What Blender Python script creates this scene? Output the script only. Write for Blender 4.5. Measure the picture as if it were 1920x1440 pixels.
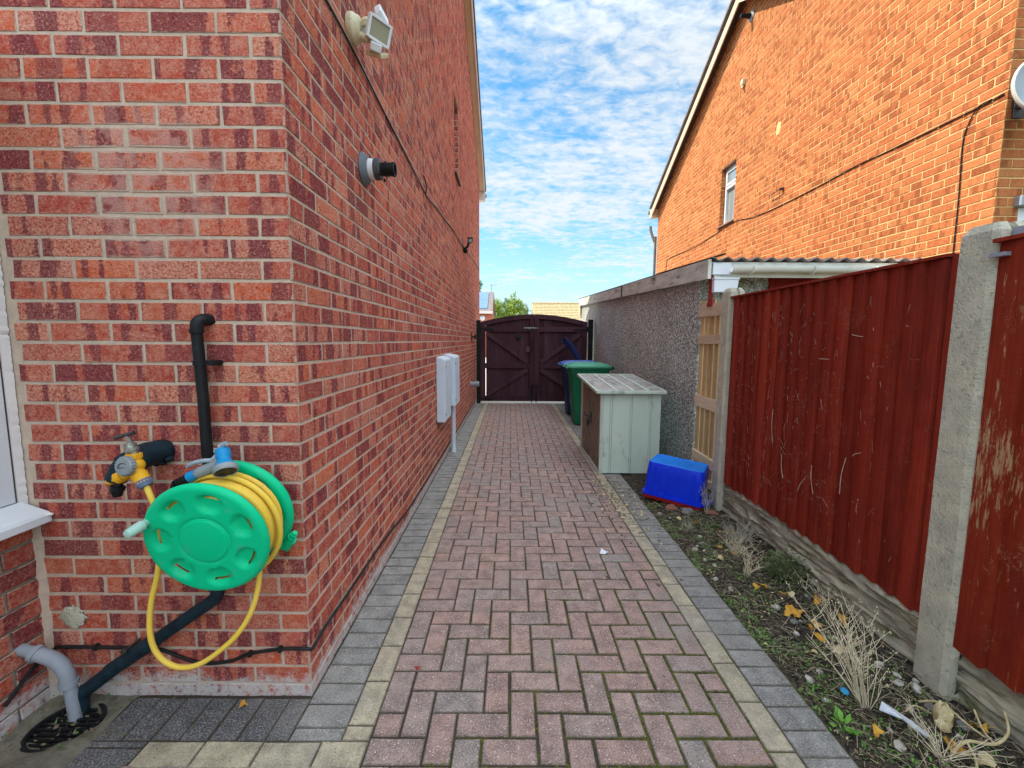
import bpy, bmesh, math, random
from math import sin, cos, pi, radians, sqrt
from mathutils import Vector, Matrix, noise as mnoise

C = bpy.context.scene
COL = C.collection
for o in list(bpy.data.objects):
    bpy.data.objects.remove(o)

# ------------------------------------------------------------------ camera
cam = bpy.data.objects.new('camera', bpy.data.cameras.new('camera'))
COL.objects.link(cam)
cam.data.sensor_width = 36.0
cam.data.lens = 797.6 / 1920 * 36
cam.data.clip_start = 0.05
cam.data.clip_end = 2000
def cam_rot(p, yaw, roll):
    f = Vector((-sin(yaw) * cos(p), cos(yaw) * cos(p), -sin(p)))
    r = Vector((cos(yaw), sin(yaw), 0)); u = r.cross(f)
    r2 = cos(roll) * r + sin(roll) * u; u2 = -sin(roll) * r + cos(roll) * u
    return Matrix(((r2.x, u2.x, -f.x), (r2.y, u2.y, -f.y), (r2.z, u2.z, -f.z))).to_4x4()
cam.matrix_world = Matrix.Translation((0, 0, 1.4145)) @ cam_rot(radians(5.888), radians(-0.181), radians(0.307))
C.camera = cam

# ------------------------------------------------------------------ light
SUN_EL, SUN_AZ = radians(51.5), radians(12)          # azimuth: forward of due left (-X)
sun_dir = Vector((-cos(SUN_AZ) * cos(SUN_EL), sin(SUN_AZ) * cos(SUN_EL), sin(SUN_EL)))
sl = bpy.data.lights.new('sun', 'SUN'); sl.energy = 3.6; sl.angle = radians(0.5); sl.color = (1.0, 0.9, 0.76)
so = bpy.data.objects.new('sun', sl); COL.objects.link(so)
so.rotation_euler = (-sun_dir).to_track_quat('-Z', 'Y').to_euler()
so.location = (-20, 5, 30)

C.view_settings.view_transform = 'Standard'
C.view_settings.look = 'None'
C.view_settings.gamma = 1
C.view_settings.exposure = 1.15

# ------------------------------------------------------------------ node helpers
def nd(nt, typ, ins=None, **props):
    n = nt.nodes.new(typ)
    for k, v in props.items():
        setattr(n, k, v)
    for k, v in (ins or {}).items():
        s = n.inputs[k]
        if isinstance(v, bpy.types.NodeSocket):
            nt.links.new(v, s)
        else:
            s.default_value = v
    return n
def rgb(c):
    return (c[0], c[1], c[2], 1.0)
def mix(nt, f, a, b, blend='MIX'):
    n = nd(nt, 'ShaderNodeMix', data_type='RGBA', blend_type=blend)
    n.clamp_factor = True
    for i, v in ((0, f), (6, a), (7, b)):
        if isinstance(v, bpy.types.NodeSocket):
            nt.links.new(v, n.inputs[i])
        elif i == 0:
            n.inputs[0].default_value = v
        else:
            n.inputs[i].default_value = rgb(v)
    return n.outputs[2]
def ramp(nt, f, stops, interp='LINEAR'):
    n = nd(nt, 'ShaderNodeValToRGB', {0: f})
    cr = n.color_ramp; cr.interpolation = interp
    while len(cr.elements) < len(stops):
        cr.elements.new(0.5)
    for e, (p, c) in zip(cr.elements, stops):
        e.position = p
        e.color = rgb(c) if hasattr(c, '__len__') else (c, c, c, 1)
    return n.outputs[0]
def noise(nt, vec, scale, detail=3, rough=0.55, dist=0.0):
    n = nd(nt, 'ShaderNodeTexNoise', {'Vector': vec, 'Scale': scale, 'Detail': detail, 'Roughness': rough, 'Distortion': dist})
    return n.outputs[0]
def mth(nt, op, a, b=0.0, c=0.0, clamp=False):
    n = nd(nt, 'ShaderNodeMath', {0: a, 1: b, 2: c}, operation=op)
    n.use_clamp = clamp
    return n.outputs[0]
def sstep(nt, x, a, b):
    n = nd(nt, 'ShaderNodeMapRange', {0: x, 1: a, 2: b, 3: 0.0, 4: 1.0}, interpolation_type='SMOOTHSTEP')
    return n.outputs[0]
def mapping(nt, vec, scale=(1, 1, 1), rot=(0, 0, 0), loc=(0, 0, 0)):
    return nd(nt, 'ShaderNodeMapping', {'Vector': vec, 'Scale': scale, 'Rotation': rot, 'Location': loc}).outputs[0]
def newmat(name):
    m = bpy.data.materials.new(name); m.use_nodes = True
    nt = m.node_tree
    return m, nt, nt.nodes['Principled BSDF']
def geo_pos(nt):
    return nd(nt, 'ShaderNodeNewGeometry').outputs['Position']
def bump(nt, b, h, strength=0.3, dist=0.01):
    n = nd(nt, 'ShaderNodeBump', {'Height': h, 'Strength': strength, 'Distance': dist})
    nt.links.new(n.outputs[0], b.inputs['Normal'])
    return n

def gm(name, c1, c2=None, scale=6, rough=0.6, bstr=0.2, bscale=60, bdist=0.003, stretch=(1, 1, 1), metal=0.0,
       spec=0.18, c3=None, s3=25, t3=(0.6, 0.7), detail=5, coat=0.0, rvar=0.15):
    """a surface of two mottled tones, an optional third tone in patches, and a fine bump"""
    m, nt, b = newmat(name)
    P = mapping(nt, geo_pos(nt), stretch)
    n1 = noise(nt, P, scale, detail, 0.6)
    col = mix(nt, sstep(nt, n1, 0.3, 0.7), c1, c2 or tuple(x * 0.8 for x in c1))
    if c3:
        n3 = noise(nt, P, s3, 6, 0.65)
        col = mix(nt, sstep(nt, n3, *t3), col, c3)
    nt.links.new(col, b.inputs['Base Color'])
    r = nd(nt, 'ShaderNodeMapRange', {0: noise(nt, P, scale * 3, 3), 1: 0.3, 2: 0.7, 3: max(0.03, rough - rvar), 4: min(1, rough + rvar)})
    nt.links.new(r.outputs[0], b.inputs['Roughness'])
    b.inputs['Metallic'].default_value = metal
    b.inputs['Specular IOR Level'].default_value = spec
    b.inputs['Coat Weight'].default_value = coat
    if bstr:
        bump(nt, b, noise(nt, P, bscale, 4, 0.6), bstr, bdist)
    return m

# ------------------------------------------------------------------ sky
w = bpy.data.worlds.new('World'); C.world = w; w.use_nodes = True
nt = w.node_tree; bg = nt.nodes['Background']
sky = nd(nt, 'ShaderNodeTexSky', sky_type='NISHITA')
sky.sun_disc = False; sky.sun_elevation = SUN_EL; sky.sun_rotation = radians(-78); sky.air_density = 1.0; sky.dust_density = 0.3; sky.ozone_density = 2.2
D = nd(nt, 'ShaderNodeTexCoord').outputs['Generated']
sx = nd(nt, 'ShaderNodeSeparateXYZ', {0: D})
dz = mth(nt, 'MAXIMUM', mth(nt, 'ADD', sx.outputs[2], 0.12), 0.05)
pl = nd(nt, 'ShaderNodeCombineXYZ', {0: mth(nt, 'DIVIDE', sx.outputs[0], dz), 1: mth(nt, 'DIVIDE', sx.outputs[1], dz), 2: 0.0}).outputs[0]
big = noise(nt, mapping(nt, pl, (0.8, 1.2, 1), loc=(3.1, 1.7, 0)), 1.0, 3, 0.5)
wisp = noise(nt, mapping(nt, pl, (1.5, 2.4, 1), rot=(0, 0, 0.35), loc=(7.2, 0.4, 0)), 2.7, 9, 0.62, 0.35)
puff = noise(nt, mapping(nt, pl, (2.6, 3.8, 1), rot=(0, 0, -0.2)), 6.2, 8, 0.6, 0.4)
cov = mth(nt, 'ADD', mth(nt, 'ADD', mth(nt, 'MULTIPLY', big, 0.52), mth(nt, 'MULTIPLY', wisp, 0.55)), mth(nt, 'MULTIPLY', puff, 0.50))
cmask = mth(nt, 'MULTIPLY', sstep(nt, cov, 0.62, 0.97), 0.95)
hz = nd(nt, 'ShaderNodeMapRange', {0: sx.outputs[2], 1: -0.02, 2: 0.34, 3: 1.0, 4: 0.0}, interpolation_type='SMOOTHSTEP').outputs[0]
cmask = mth(nt, 'MAXIMUM', cmask, mth(nt, 'MULTIPLY', hz, 0.78))
# extra cloud brightness overhead and behind the view, added to fill the shaded passage
high = nd(nt, 'ShaderNodeMapRange', {0: mth(nt, 'SUBTRACT', sx.outputs[2], mth(nt, 'MULTIPLY', sx.outputs[1], 0.30)), 1: 0.26, 2: 0.85, 3: 1.0, 4: 4.8}, interpolation_type='SMOOTHSTEP').outputs[0]
ccol = nd(nt, 'ShaderNodeVectorMath', {0: (4.1, 4.35, 4.5)}, operation='SCALE'); nt.links.new(high, ccol.inputs['Scale'])
skyb = nd(nt, 'ShaderNodeVectorMath', {0: sky.outputs[0], 1: (0.50, 1.04, 1.12)}, operation='MULTIPLY').outputs[0]
nt.links.new(mix(nt, cmask, skyb, ccol.outputs[0]), bg.inputs['Color'])
bg.inputs['Strength'].default_value = 0.1

# ------------------------------------------------------------------ mesh building
class MB:
    def __init__(s):
        s.v = []; s.f = []; s.m = []; s.sm = []; s.at = []; s.has = False
    def add(s, vs, fs, mi=0, smooth=False, at=None):
        b = len(s.v)
        s.v += [Vector(v) for v in vs]
        for i, f in enumerate(fs):
            s.f.append([b + k for k in f]); s.m.append(mi); s.sm.append(smooth)
            a = at[i] if at else None
            s.at.append(a)
            if a is not None: s.has = True
        return s
    def box(s, lo, hi, mi=0, rot=None, at=None):
        (x0, y0, z0), (x1, y1, z1) = lo, hi
        vs = [Vector(p) for p in ((x0, y0, z0), (x1, y0, z0), (x1, y1, z0), (x0, y1, z0), (x0, y0, z1), (x1, y0, z1), (x1, y1, z1), (x0, y1, z1))]
        if rot is not None:
            c = (Vector(lo) + Vector(hi)) / 2
            vs = [rot @ (v - c) + c for v in vs]
        return s.add(vs, [(0, 3, 2, 1), (4, 5, 6, 7), (0, 1, 5, 4), (1, 2, 6, 5), (2, 3, 7, 6), (3, 0, 4, 7)], mi, False, at)
    def bar(s, a, b, wx, wz, up=(0, 0, 1), mi=0):
        """a rectangular bar from a to b"""
        a, b = Vector(a), Vector(b); d = (b - a).normalized(); u = Vector(up)
        r = d.cross(u)
        if r.length < 1e-4: r = d.cross(Vector((1, 0, 0)))
        r.normalize(); u = r.cross(d)
        vs = []
        for p in (a, b):
            for i, j in ((-1, -1), (1, -1), (1, 1), (-1, 1)):
                vs.append(p + r * (wx / 2 * i) + u * (wz / 2 * j))
        return s.add(vs, [(0, 1, 2, 3), (7, 6, 5, 4), (0, 4, 5, 1), (1, 5, 6, 2), (2, 6, 7, 3), (3, 7, 4, 0)], mi)
    def tube(s, path, r, n=12, mi=0, caps=True, smooth=True):
        P = [Vector(p) for p in path]; m = len(P)
        R = [r] * m if not hasattr(r, '__len__') else r
        T = []
        for i in range(m):
            t = (P[min(i + 1, m - 1)] - P[max(i - 1, 0)])
            T.append(t.normalized() if t.length > 1e-9 else Vector((0, 0, 1)))
        a = T[0].orthogonal().normalized(); vs = []
        for i in range(m):
            a = (a - T[i] * a.dot(T[i]))
            a = a.normalized() if a.length > 1e-6 else T[i].orthogonal().normalized()
            b = T[i].cross(a)
            for k in range(n):
                q = 2 * pi * k / n
                vs.append(P[i] + (a * cos(q) + b * sin(q)) * R[i])
        fs = [(i * n + k, i * n + (k + 1) % n, (i + 1) * n + (k + 1) % n, (i + 1) * n + k) for i in range(m - 1) for k in range(n)]
        s.add(vs, fs, mi, smooth)
        if caps:
            s.add([vs[k] for k in range(n)], [tuple(reversed(range(n)))], mi)
            s.add([vs[(m - 1) * n + k] for k in range(n)], [tuple(range(n))], mi)
        return s
    def lathe(s, prof, o, ax, n=32, mi=0, smooth=True):
        """prof: (radius, along) pairs turned about axis ax through o"""
        o = Vector(o); ax = Vector(ax).normalized(); a = ax.orthogonal().normalized(); b = ax.cross(a)
        vs = []
        for r, h in prof:
            for k in range(n):
                q = 2 * pi * k / n
                vs.append(o + ax * h + (a * cos(q) + b * sin(q)) * r)
        m = len(prof)
        fs = [(i * n + k, i * n + (k + 1) % n, (i + 1) * n + (k + 1) % n, (i + 1) * n + k) for i in range(m - 1) for k in range(n)]
        return s.add(vs, fs, mi, smooth)
    def prism(s, poly, o, U, V, N, d, mi=0):
        """polygon in the U,V plane through o pushed d along N"""
        o, U, V, N = Vector(o), Vector(U), Vector(V), Vector(N); n = len(poly)
        vs = [o + U * p[0] + V * p[1] for p in poly] + [o + U * p[0] + V * p[1] + N * d for p in poly]
        fs = [tuple(reversed(range(n))), tuple(range(n, 2 * n))] + [(i, (i + 1) % n, n + (i + 1) % n, n + i) for i in range(n)]
        return s.add(vs, fs, mi)
    def blob(s, c, rx, ry, rz, seed=0, n=8, m=5, j=0.2, mi=0, rot=None):
        rn = random.Random(seed); vs = []
        for i in range(m + 1):
            th = pi * i / m
            for k in range(n):
                ph = 2 * pi * k / n; q = 1 + rn.uniform(-j, j)
                v = Vector((rx * sin(th) * cos(ph) * q, ry * sin(th) * sin(ph) * q, rz * cos(th) * q))
                if rot is not None: v = rot @ v
                vs.append(Vector(c) + v)
        fs = [(i * n + k, (i + 1) * n + k, (i + 1) * n + (k + 1) % n, i * n + (k + 1) % n) for i in range(m) for k in range(n)]
        return s.add(vs, fs, mi, True)
    def build(s, name, mats, parent=None, bevel=0.0, seg=2, org=None, fixn=True, sharp=38):
        if not isinstance(mats, (list, tuple)): mats = [mats]
        if parent is not None: org = Vector(parent['_o'])
        elif org is None:
            xs = [v.x for v in s.v]; ysv = [v.y for v in s.v]; zs = [v.z for v in s.v]
            org = Vector(((min(xs) + max(xs)) / 2, (min(ysv) + max(ysv)) / 2, min(zs)))
        else: org = Vector(org)
        me = bpy.data.meshes.new(name)
        me.from_pydata([v - org for v in s.v], [], s.f)
        for m_ in mats: me.materials.append(m_)
        me.polygons.foreach_set('material_index', s.m)
        me.polygons.foreach_set('use_smooth', [bool(x) for x in s.sm])
        if s.has:
            ca = me.attributes.new('bk', 'FLOAT_COLOR', 'CORNER'); buf = []
            for f, a in zip(s.f, s.at):
                for k in range(len(f)):
                    t = a[k] if a is not None else (0, 0.5, 0.5, 0)
                    buf += list(t)
            ca.data.foreach_set('color', buf)
        if fixn and not s.has:
            bm = bmesh.new(); bm.from_mesh(me)
            if any(s.sm): bmesh.ops.remove_doubles(bm, verts=bm.verts, dist=1e-5)
            bmesh.ops.recalc_face_normals(bm, faces=bm.faces)
            bm.to_mesh(me); bm.free()
            if any(s.sm): me.set_sharp_from_angle(angle=radians(sharp))
        me.update()
        o = bpy.data.objects.new(name, me); COL.objects.link(o)
        if parent is not None:
            o.parent = parent
            # a child of a child sits at its parent's own origin
            o.location = (0, 0, 0)
        else:
            o.location = org
        o['_o'] = tuple(org)
        if bevel:
            b = o.modifiers.new('bevel', 'BEVEL'); b.width = bevel; b.segments = seg; b.limit_method = 'ANGLE'; b.angle_limit = radians(40); b.harden_normals = False
        return o
def tag(o, label=None, cat=None, group=None, kind=None):
    if label: o['label'] = label
    if cat: o['category'] = cat
    if group: o['group'] = group
    if kind: o['kind'] = kind
    return o
def thing(name, loc, label, cat, group=None):
    o = bpy.data.objects.new(name, None); COL.objects.link(o); o.location = loc; o['_o'] = tuple(loc)
    o.empty_display_size = 0.1
    return tag(o, label, cat, group)
def fbm(p, o=4):
    return mnoise.fractal(Vector(p), 1.0, 2.0, o)
def smooth_path(pts, n=8):
    """Catmull-Rom through the points"""
    P = [Vector(p) for p in pts]; out = []
    for i in range(len(P) - 1):
        p0 = P[max(i - 1, 0)]; p1 = P[i]; p2 = P[i + 1]; p3 = P[min(i + 2, len(P) - 1)]
        for k in range(n):
            t = k / n
            out.append(0.5 * ((2 * p1) + (p2 - p0) * t + (2 * p0 - 5 * p1 + 4 * p2 - p3) * t * t + (3 * p1 - p0 - 3 * p2 + p3) * t ** 3))
    out.append(P[-1]); return out
X3, Y3, Z3 = Vector((1, 0, 0)), Vector((0, 1, 0)), Vector((0, 0, 1))

# ------------------------------------------------------------------ materials
def brick_mat(name, reds, dark, buff, dark_amt, efflo=True, spall=False, mortar=(0.5, 0.42, 0.36)):
    m, nt, b = newmat(name)
    a = nd(nt, 'ShaderNodeVertexColor', layer_name='bk')
    s = nd(nt, 'ShaderNodeSeparateColor', {0: a.outputs[0]})
    idv, u, v = s.outputs[0], s.outputs[1], s.outputs[2]
    wn = nd(nt, 'ShaderNodeTexWhiteNoise', {'W': mth(nt, 'MULTIPLY', idv, 977.0)}, noise_dimensions='1D')
    r = nd(nt, 'ShaderNodeSeparateColor', {0: wn.outputs['Color']})
    P = geo_pos(nt)
    base = ramp(nt, r.outputs[0], [(i / (len(reds) - 1), c) for i, c in enumerate(reds)])
    # kiss marks: bands along the brick where its neighbours lay in the kiln
    off = nd(nt, 'ShaderNodeCombineXYZ', {0: mth(nt, 'ADD', mth(nt, 'MULTIPLY', mth(nt, 'MULTIPLY', u, a.outputs['Alpha']), 15.5), mth(nt, 'MULTIPLY', idv, 311.0)), 1: mth(nt, 'MULTIPLY', idv, 57.0), 2: mth(nt, 'MULTIPLY', v, 0.12)}).outputs[0]
    wob = noise(nt, P, 55, 3)
    bn = mth(nt, 'ADD', noise(nt, off, 1.0, 1.0, 0.4), mth(nt, 'MULTIPLY', mth(nt, 'SUBTRACT', wob, 0.5), 0.16))
    band = mth(nt, 'MULTIPLY', sstep(nt, bn, 0.515, 0.56), sstep(nt, r.outputs[1], 1 - dark_amt - 0.2, 1 - dark_amt + 0.1))
    fine = noise(nt, mapping(nt, P, (1, 1, 1)), 120, 5, 0.75)
    mid = noise(nt, P, 38, 5, 0.65)
    base = mix(nt, sstep(nt, mid, 0.35, 0.7), base, mix(nt, 0.5, base, buff))
    base = mix(nt, mth(nt, 'MULTIPLY', sstep(nt, r.outputs[2], 0.55, 0.95), 0.75), base, mix(nt, sstep(nt, fine, 0.42, 0.58), base, buff))
    col = mix(nt, mth(nt, 'MULTIPLY', band, 0.78), base, mix(nt, sstep(nt, fine, 0.35, 0.68), dark, tuple(x * 2.0 for x in dark)))
    col = mix(nt, mth(nt, 'MULTIPLY', sstep(nt, fine, 0.54, 0.70), 0.48), col, tuple(min(1, x * 1.35 + 0.08) for x in buff))
    col = mix(nt, mth(nt, 'MULTIPLY', sstep(nt, fine, 0.47, 0.33), 0.8), col, tuple(x * 0.7 for x in dark))
    # mortar smeared over the arrises
    edge = mth(nt, 'MINIMUM', mth(nt, 'MULTIPLY', mth(nt, 'MINIMUM', v, mth(nt, 'SUBTRACT', 1.0, v)), 65.0), mth(nt, 'MULTIPLY', mth(nt, 'MINIMUM', u, mth(nt, 'SUBTRACT', 1.0, u)), mth(nt, 'MULTIPLY', a.outputs['Alpha'], 1000.0)))
    edge = mth(nt, 'ADD', edge, mth(nt, 'MULTIPLY', mth(nt, 'SUBTRACT', mid, 0.5), 14.0))
    smear = sstep(nt, edge, 2.2, 0.2)
    px = nd(nt, 'ShaderNodeSeparateXYZ', {0: P})
    if spall:
        dv = nd(nt, 'ShaderNodeVectorMath', {0: P, 1: (-1.3, 1.56, 1.96)}, operation='DISTANCE').outputs['Value']
        dv = mth(nt, 'ADD', dv, mth(nt, 'MULTIPLY', mth(nt, 'SUBTRACT', noise(nt, P, 9, 3), 0.5), 0.28))
        sp = sstep(nt, dv, 0.31, 0.17)
        smear = mth(nt, 'MAXIMUM', smear, mth(nt, 'MULTIPLY', sstep(nt, edge, 9.0, 4.0), sp))
        col = mix(nt, mth(nt, 'MULTIPLY', mth(nt, 'MULTIPLY', sp, sstep(nt, noise(nt, P, 14, 2), 0.42, 0.55)), 0.62), col, (0.54, 0.27, 0.22))
        pit = nd(nt, 'ShaderNodeTexVoronoi', {'Vector': P, 'Scale': 110.0}, feature='F1').outputs['Distance']
        col = mix(nt, mth(nt, 'MULTIPLY', mth(nt, 'MULTIPLY', sstep(nt, pit, 0.22, 0.12), sp), 0.85), col, (0.05, 0.02, 0.02))
    col = mix(nt, mth(nt, 'MULTIPLY', smear, 0.8), col, mortar)
    if efflo:
        h = mth(nt, 'ADD', px.outputs[2], mth(nt, 'MULTIPLY', mth(nt, 'SUBTRACT', noise(nt, P, 7, 5, 0.7), 0.5), 0.22))
        e = mth(nt, 'MULTIPLY', sstep(nt, h, 0.095, 0.045), sstep(nt, noise(nt, P, 30, 5, 0.7), 0.3, 0.55))
        col = mix(nt, mth(nt, 'MULTIPLY', e, 0.92), col, (0.60, 0.56, 0.54))
        bl = mth(nt, 'MULTIPLY', sstep(nt, noise(nt, P, 3.2, 5, 0.7), 0.66, 0.78), sstep(nt, px.outputs[1], 1.6, 2.0))
        col = mix(nt, mth(nt, 'MULTIPLY', bl, 0.28), col, (0.55, 0.45, 0.43))
    # broad weathering
    wz = noise(nt, P, 1.1, 4, 0.6)
    col = mix(nt, 0.35, col, mix(nt, sstep(nt, wz, 0.3, 0.7), (0.62, 0.62, 0.62), (1, 1, 1)), 'MULTIPLY')
    nt.links.new(col, b.inputs['Base Color'])
    b.inputs['Roughness'].default_value = 0.9
    b.inputs['Specular IOR Level'].default_value = 0.06
    drag = noise(nt, mapping(nt, P, (60, 60, 190), rot=(0, 0.6, 0)), 1.0, 4, 0.6)
    hh = mth(nt, 'ADD', mth(nt, 'MULTIPLY', drag, 0.7), mth(nt, 'MULTIPLY', fine, 0.7))
    hh = mth(nt, 'SUBTRACT', hh, mth(nt, 'MULTIPLY', smear, 0.3))
    bump(nt, b, hh, 0.8, 0.006)
    return m
BRICK = brick_mat('brick_red', [(0.39, 0.052, 0.036), (0.51, 0.108, 0.070), (0.44, 0.064, 0.045), (0.60, 0.115, 0.046), (0.47, 0.088, 0.060), (0.41, 0.058, 0.041), (0.64, 0.155, 0.066)],
                  (0.125, 0.025, 0.034), (0.66, 0.34, 0.24), 0.82, True, True, (0.52, 0.41, 0.32))
BRICK_O = brick_mat('brick_orange', [(0.44, 0.110, 0.042), (0.53, 0.158, 0.060), (0.38, 0.088, 0.036), (0.58, 0.19, 0.072), (0.48, 0.130, 0.050)],
                    (0.20, 0.060, 0.024), (0.62, 0.29, 0.11), 0.72, False, False, (0.64, 0.38, 0.15))
def mortar_mat(name, c1, c2):
    m, nt, b = newmat(name); P = geo_pos(nt)
    n = noise(nt, P, 30, 6, 0.7)
    col = mix(nt, sstep(nt, n, 0.3, 0.7), c1, c2)
    z = nd(nt, 'ShaderNodeSeparateXYZ', {0: P}).outputs[2]
    col = mix(nt, mth(nt, 'MULTIPLY', sstep(nt, mth(nt, 'ADD', z, mth(nt, 'MULTIPLY', noise(nt, P, 8, 4), 0.2)), 0.2, 0.08), 0.7), col, (0.45, 0.43, 0.42))
    nt.links.new(col, b.inputs['Base Color']); b.inputs['Roughness'].default_value = 0.95; b.inputs['Specular IOR Level'].default_value = 0.1
    bump(nt, b, noise(nt, P, 220, 4, 0.7), 0.5, 0.003)
    return m
MORTAR = mortar_mat('mortar_pink', (0.58, 0.445, 0.345), (0.46, 0.35, 0.275))
MORTAR_O = mortar_mat('mortar_cream', (0.80, 0.54, 0.26), (0.68, 0.44, 0.20))

def paver_mat(name, cols, speck=0.5, moss=True):
    m, nt, b = newmat(name)
    a = nd(nt, 'ShaderNodeVertexColor', layer_name='bk')
    s = nd(nt, 'ShaderNodeSeparateColor', {0: a.outputs[0]})
    wn = nd(nt, 'ShaderNodeTexWhiteNoise', {'W': mth(nt, 'MULTIPLY', s.outputs[0], 977.0)}, noise_dimensions='1D')
    r = nd(nt, 'ShaderNodeSeparateColor', {0: wn.outputs['Color']})
    P = geo_pos(nt)
    col = ramp(nt, r.outputs[0], [(i / (len(cols) - 1), c) for i, c in enumerate(cols)])
    n = noise(nt, P, 12, 6, 0.7); f = noise(nt, P, 170, 4, 0.7); f2 = noise(nt, P, 420, 2, 0.6)
    col = mix(nt, 1.0, col, mix(nt, sstep(nt, n, 0.25, 0.75), (0.55, 0.55, 0.55), (1.22, 1.2, 1.18)), 'MULTIPLY')
    col = mix(nt, mth(nt, 'MULTIPLY', sstep(nt, f, 0.48, 0.66), 0.5), col, (0.62, 0.55, 0.53))
    col = mix(nt, mth(nt, 'MULTIPLY', sstep(nt, f, 0.47, 0.32), 0.5), col, (0.05, 0.045, 0.045))
    vo = nd(nt, 'ShaderNodeTexVoronoi', {'Vector': P, 'Scale': 85.0, 'Randomness': 1.0}, feature='F1')
    vc = nd(nt, 'ShaderNodeSeparateColor', {0: vo.outputs['Color']})
    dots = mth(nt, 'MULTIPLY', sstep(nt, vo.outputs['Distance'], 0.27, 0.12), sstep(nt, vc.outputs[0], 0.6, 0.75))
    col = mix(nt, mth(nt, 'MULTIPLY', dots, speck), col, (0.72, 0.68, 0.65))
    dk = mth(nt, 'MULTIPLY', mth(nt, 'MULTIPLY', sstep(nt, vo.outputs['Distance'], 0.3, 0.16), sstep(nt, vc.outputs[1], 0.72, 0.85)), sstep(nt, noise(nt, P, 2.2, 3), 0.46, 0.6))
    col = mix(nt, mth(nt, 'MULTIPLY', dk, 0.85), col, (0.03, 0.028, 0.025))
    # dirt and moss creeping in from the joints
    pu, pv = s.outputs[1], s.outputs[2]
    e = mth(nt, 'MINIMUM', mth(nt, 'MULTIPLY', mth(nt, 'MINIMUM', pu, mth(nt, 'SUBTRACT', 1.0, pu)), mth(nt, 'MULTIPLY', a.outputs['Alpha'], 1000.0)), mth(nt, 'MULTIPLY', mth(nt, 'MINIMUM', pv, mth(nt, 'SUBTRACT', 1.0, pv)), 98.0))
    e = mth(nt, 'ADD', e, mth(nt, 'MULTIPLY', mth(nt, 'SUBTRACT', noise(nt, P, 45, 5, 0.7), 0.5), 16.0))
    col = mix(nt, mth(nt, 'MULTIPLY', sstep(nt, e, 7.0, 0.0), 0.6), col, (0.10, 0.085, 0.06))
    # broad stains
    st = noise(nt, P, 1.6, 5, 0.65)
    col = mix(nt, mth(nt, 'MULTIPLY', sstep(nt, st, 0.48, 0.68), 0.55), col, mix(nt, f, (0.20, 0.18, 0.16), (0.40, 0.36, 0.33)))
    nt.links.new(col, b.inputs['Base Color'])
    b.inputs['Roughness'].default_value = 0.85; b.inputs['Specular IOR Level'].default_value = 0.08
    bump(nt, b, mth(nt, 'ADD', f, mth(nt, 'MULTIPLY', f2, 0.6)), 0.9, 0.005)
    return m
PAV_R = paver_mat('paver_red', [(0.36, 0.235, 0.20), (0.39, 0.245, 0.205), (0.33, 0.25, 0.22), (0.42, 0.27, 0.225), (0.345, 0.225, 0.19), (0.30, 0.255, 0.23), (0.41, 0.25, 0.205)], 0.95)
PAV_G = paver_mat('paver_grey', [(0.235, 0.24, 0.225), (0.29, 0.29, 0.27), (0.255, 0.262, 0.25), (0.31, 0.31, 0.285)], 0.8)
PAV_Y = paver_mat('paver_buff', [(0.46, 0.405, 0.275), (0.50, 0.435, 0.30), (0.41, 0.365, 0.26)], 0.5)
PAV_GS = paver_mat('paver_grey_shaded', [(0.085, 0.092, 0.098), (0.115, 0.12, 0.125), (0.10, 0.105, 0.115), (0.13, 0.132, 0.132)], 0.25)  # grey pavers by the end wall, with shade there put into their colour

def joint_mat():
    m, nt, b = newmat('joint_dirt_and_moss'); P = geo_pos(nt)
    sp = nd(nt, 'ShaderNodeSeparateXYZ', {0: P})
    n = noise(nt, P, 5, 5, 0.7); f = noise(nt, P, 130, 5, 0.7)
    reg = mth(nt, 'ADD', mth(nt, 'MULTIPLY', sp.outputs[0], 0.3), mth(nt, 'MULTIPLY', mth(nt, 'SUBTRACT', n, 0.5), 1.6))
    reg = mth(nt, 'MULTIPLY', sstep(nt, reg, -0.05, 0.3), sstep(nt, sp.outputs[1], 3.4, 1.6))
    soil = mix(nt, f, (0.035, 0.03, 0.024), (0.12, 0.10, 0.075))
    moss = mix(nt, f, (0.05, 0.06, 0.015), (0.19, 0.20, 0.045))
    nt.links.new(mix(nt, reg, soil, moss), b.inputs['Base Color']); b.inputs['Roughness'].default_value = 1.0
    b.inputs['Specular IOR Level'].default_value = 0.05
    bump(nt, b, f, 1.0, 0.01)
    return m
JOINT = joint_mat()

def pebble_mat():
    m, nt, b = newmat('pebbledash'); P = geo_pos(nt)
    vo = nd(nt, 'ShaderNodeTexVoronoi', {'Vector': mapping(nt, P, (1, 1, 1)), 'Scale': 48.0}, feature='F1')
    vc = nd(nt, 'ShaderNodeSeparateColor', {0: vo.outputs['Color']})
    st = ramp(nt, vc.outputs[0], [(0.0, (0.09, 0.085, 0.08)), (0.16, (0.26, 0.27, 0.245)), (0.40, (0.51, 0.535, 0.48)), (0.68, (0.73, 0.76, 0.69)), (0.86, (0.45, 0.45, 0.395)), (1.0, (0.84, 0.87, 0.81))])
    gap = sstep(nt, vo.outputs['Distance'], 0.42, 0.62)
    col = mix(nt, gap, st, (0.30, 0.295, 0.27))
    wz = noise(nt, P, 1.5, 4, 0.6)
    col = mix(nt, 0.5, col, mix(nt, sstep(nt, wz, 0.35, 0.65), (0.65, 0.65, 0.66), (1, 1, 1)), 'MULTIPLY')
    nt.links.new(col, b.inputs['Base Color']); b.inputs['Roughness'].default_value = 0.8
    bump(nt, b, mth(nt, 'SUBTRACT', 1.0, vo.outputs['Distance']), 1.0, 0.012)
    return m
PEBBLE = pebble_mat()

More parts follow.
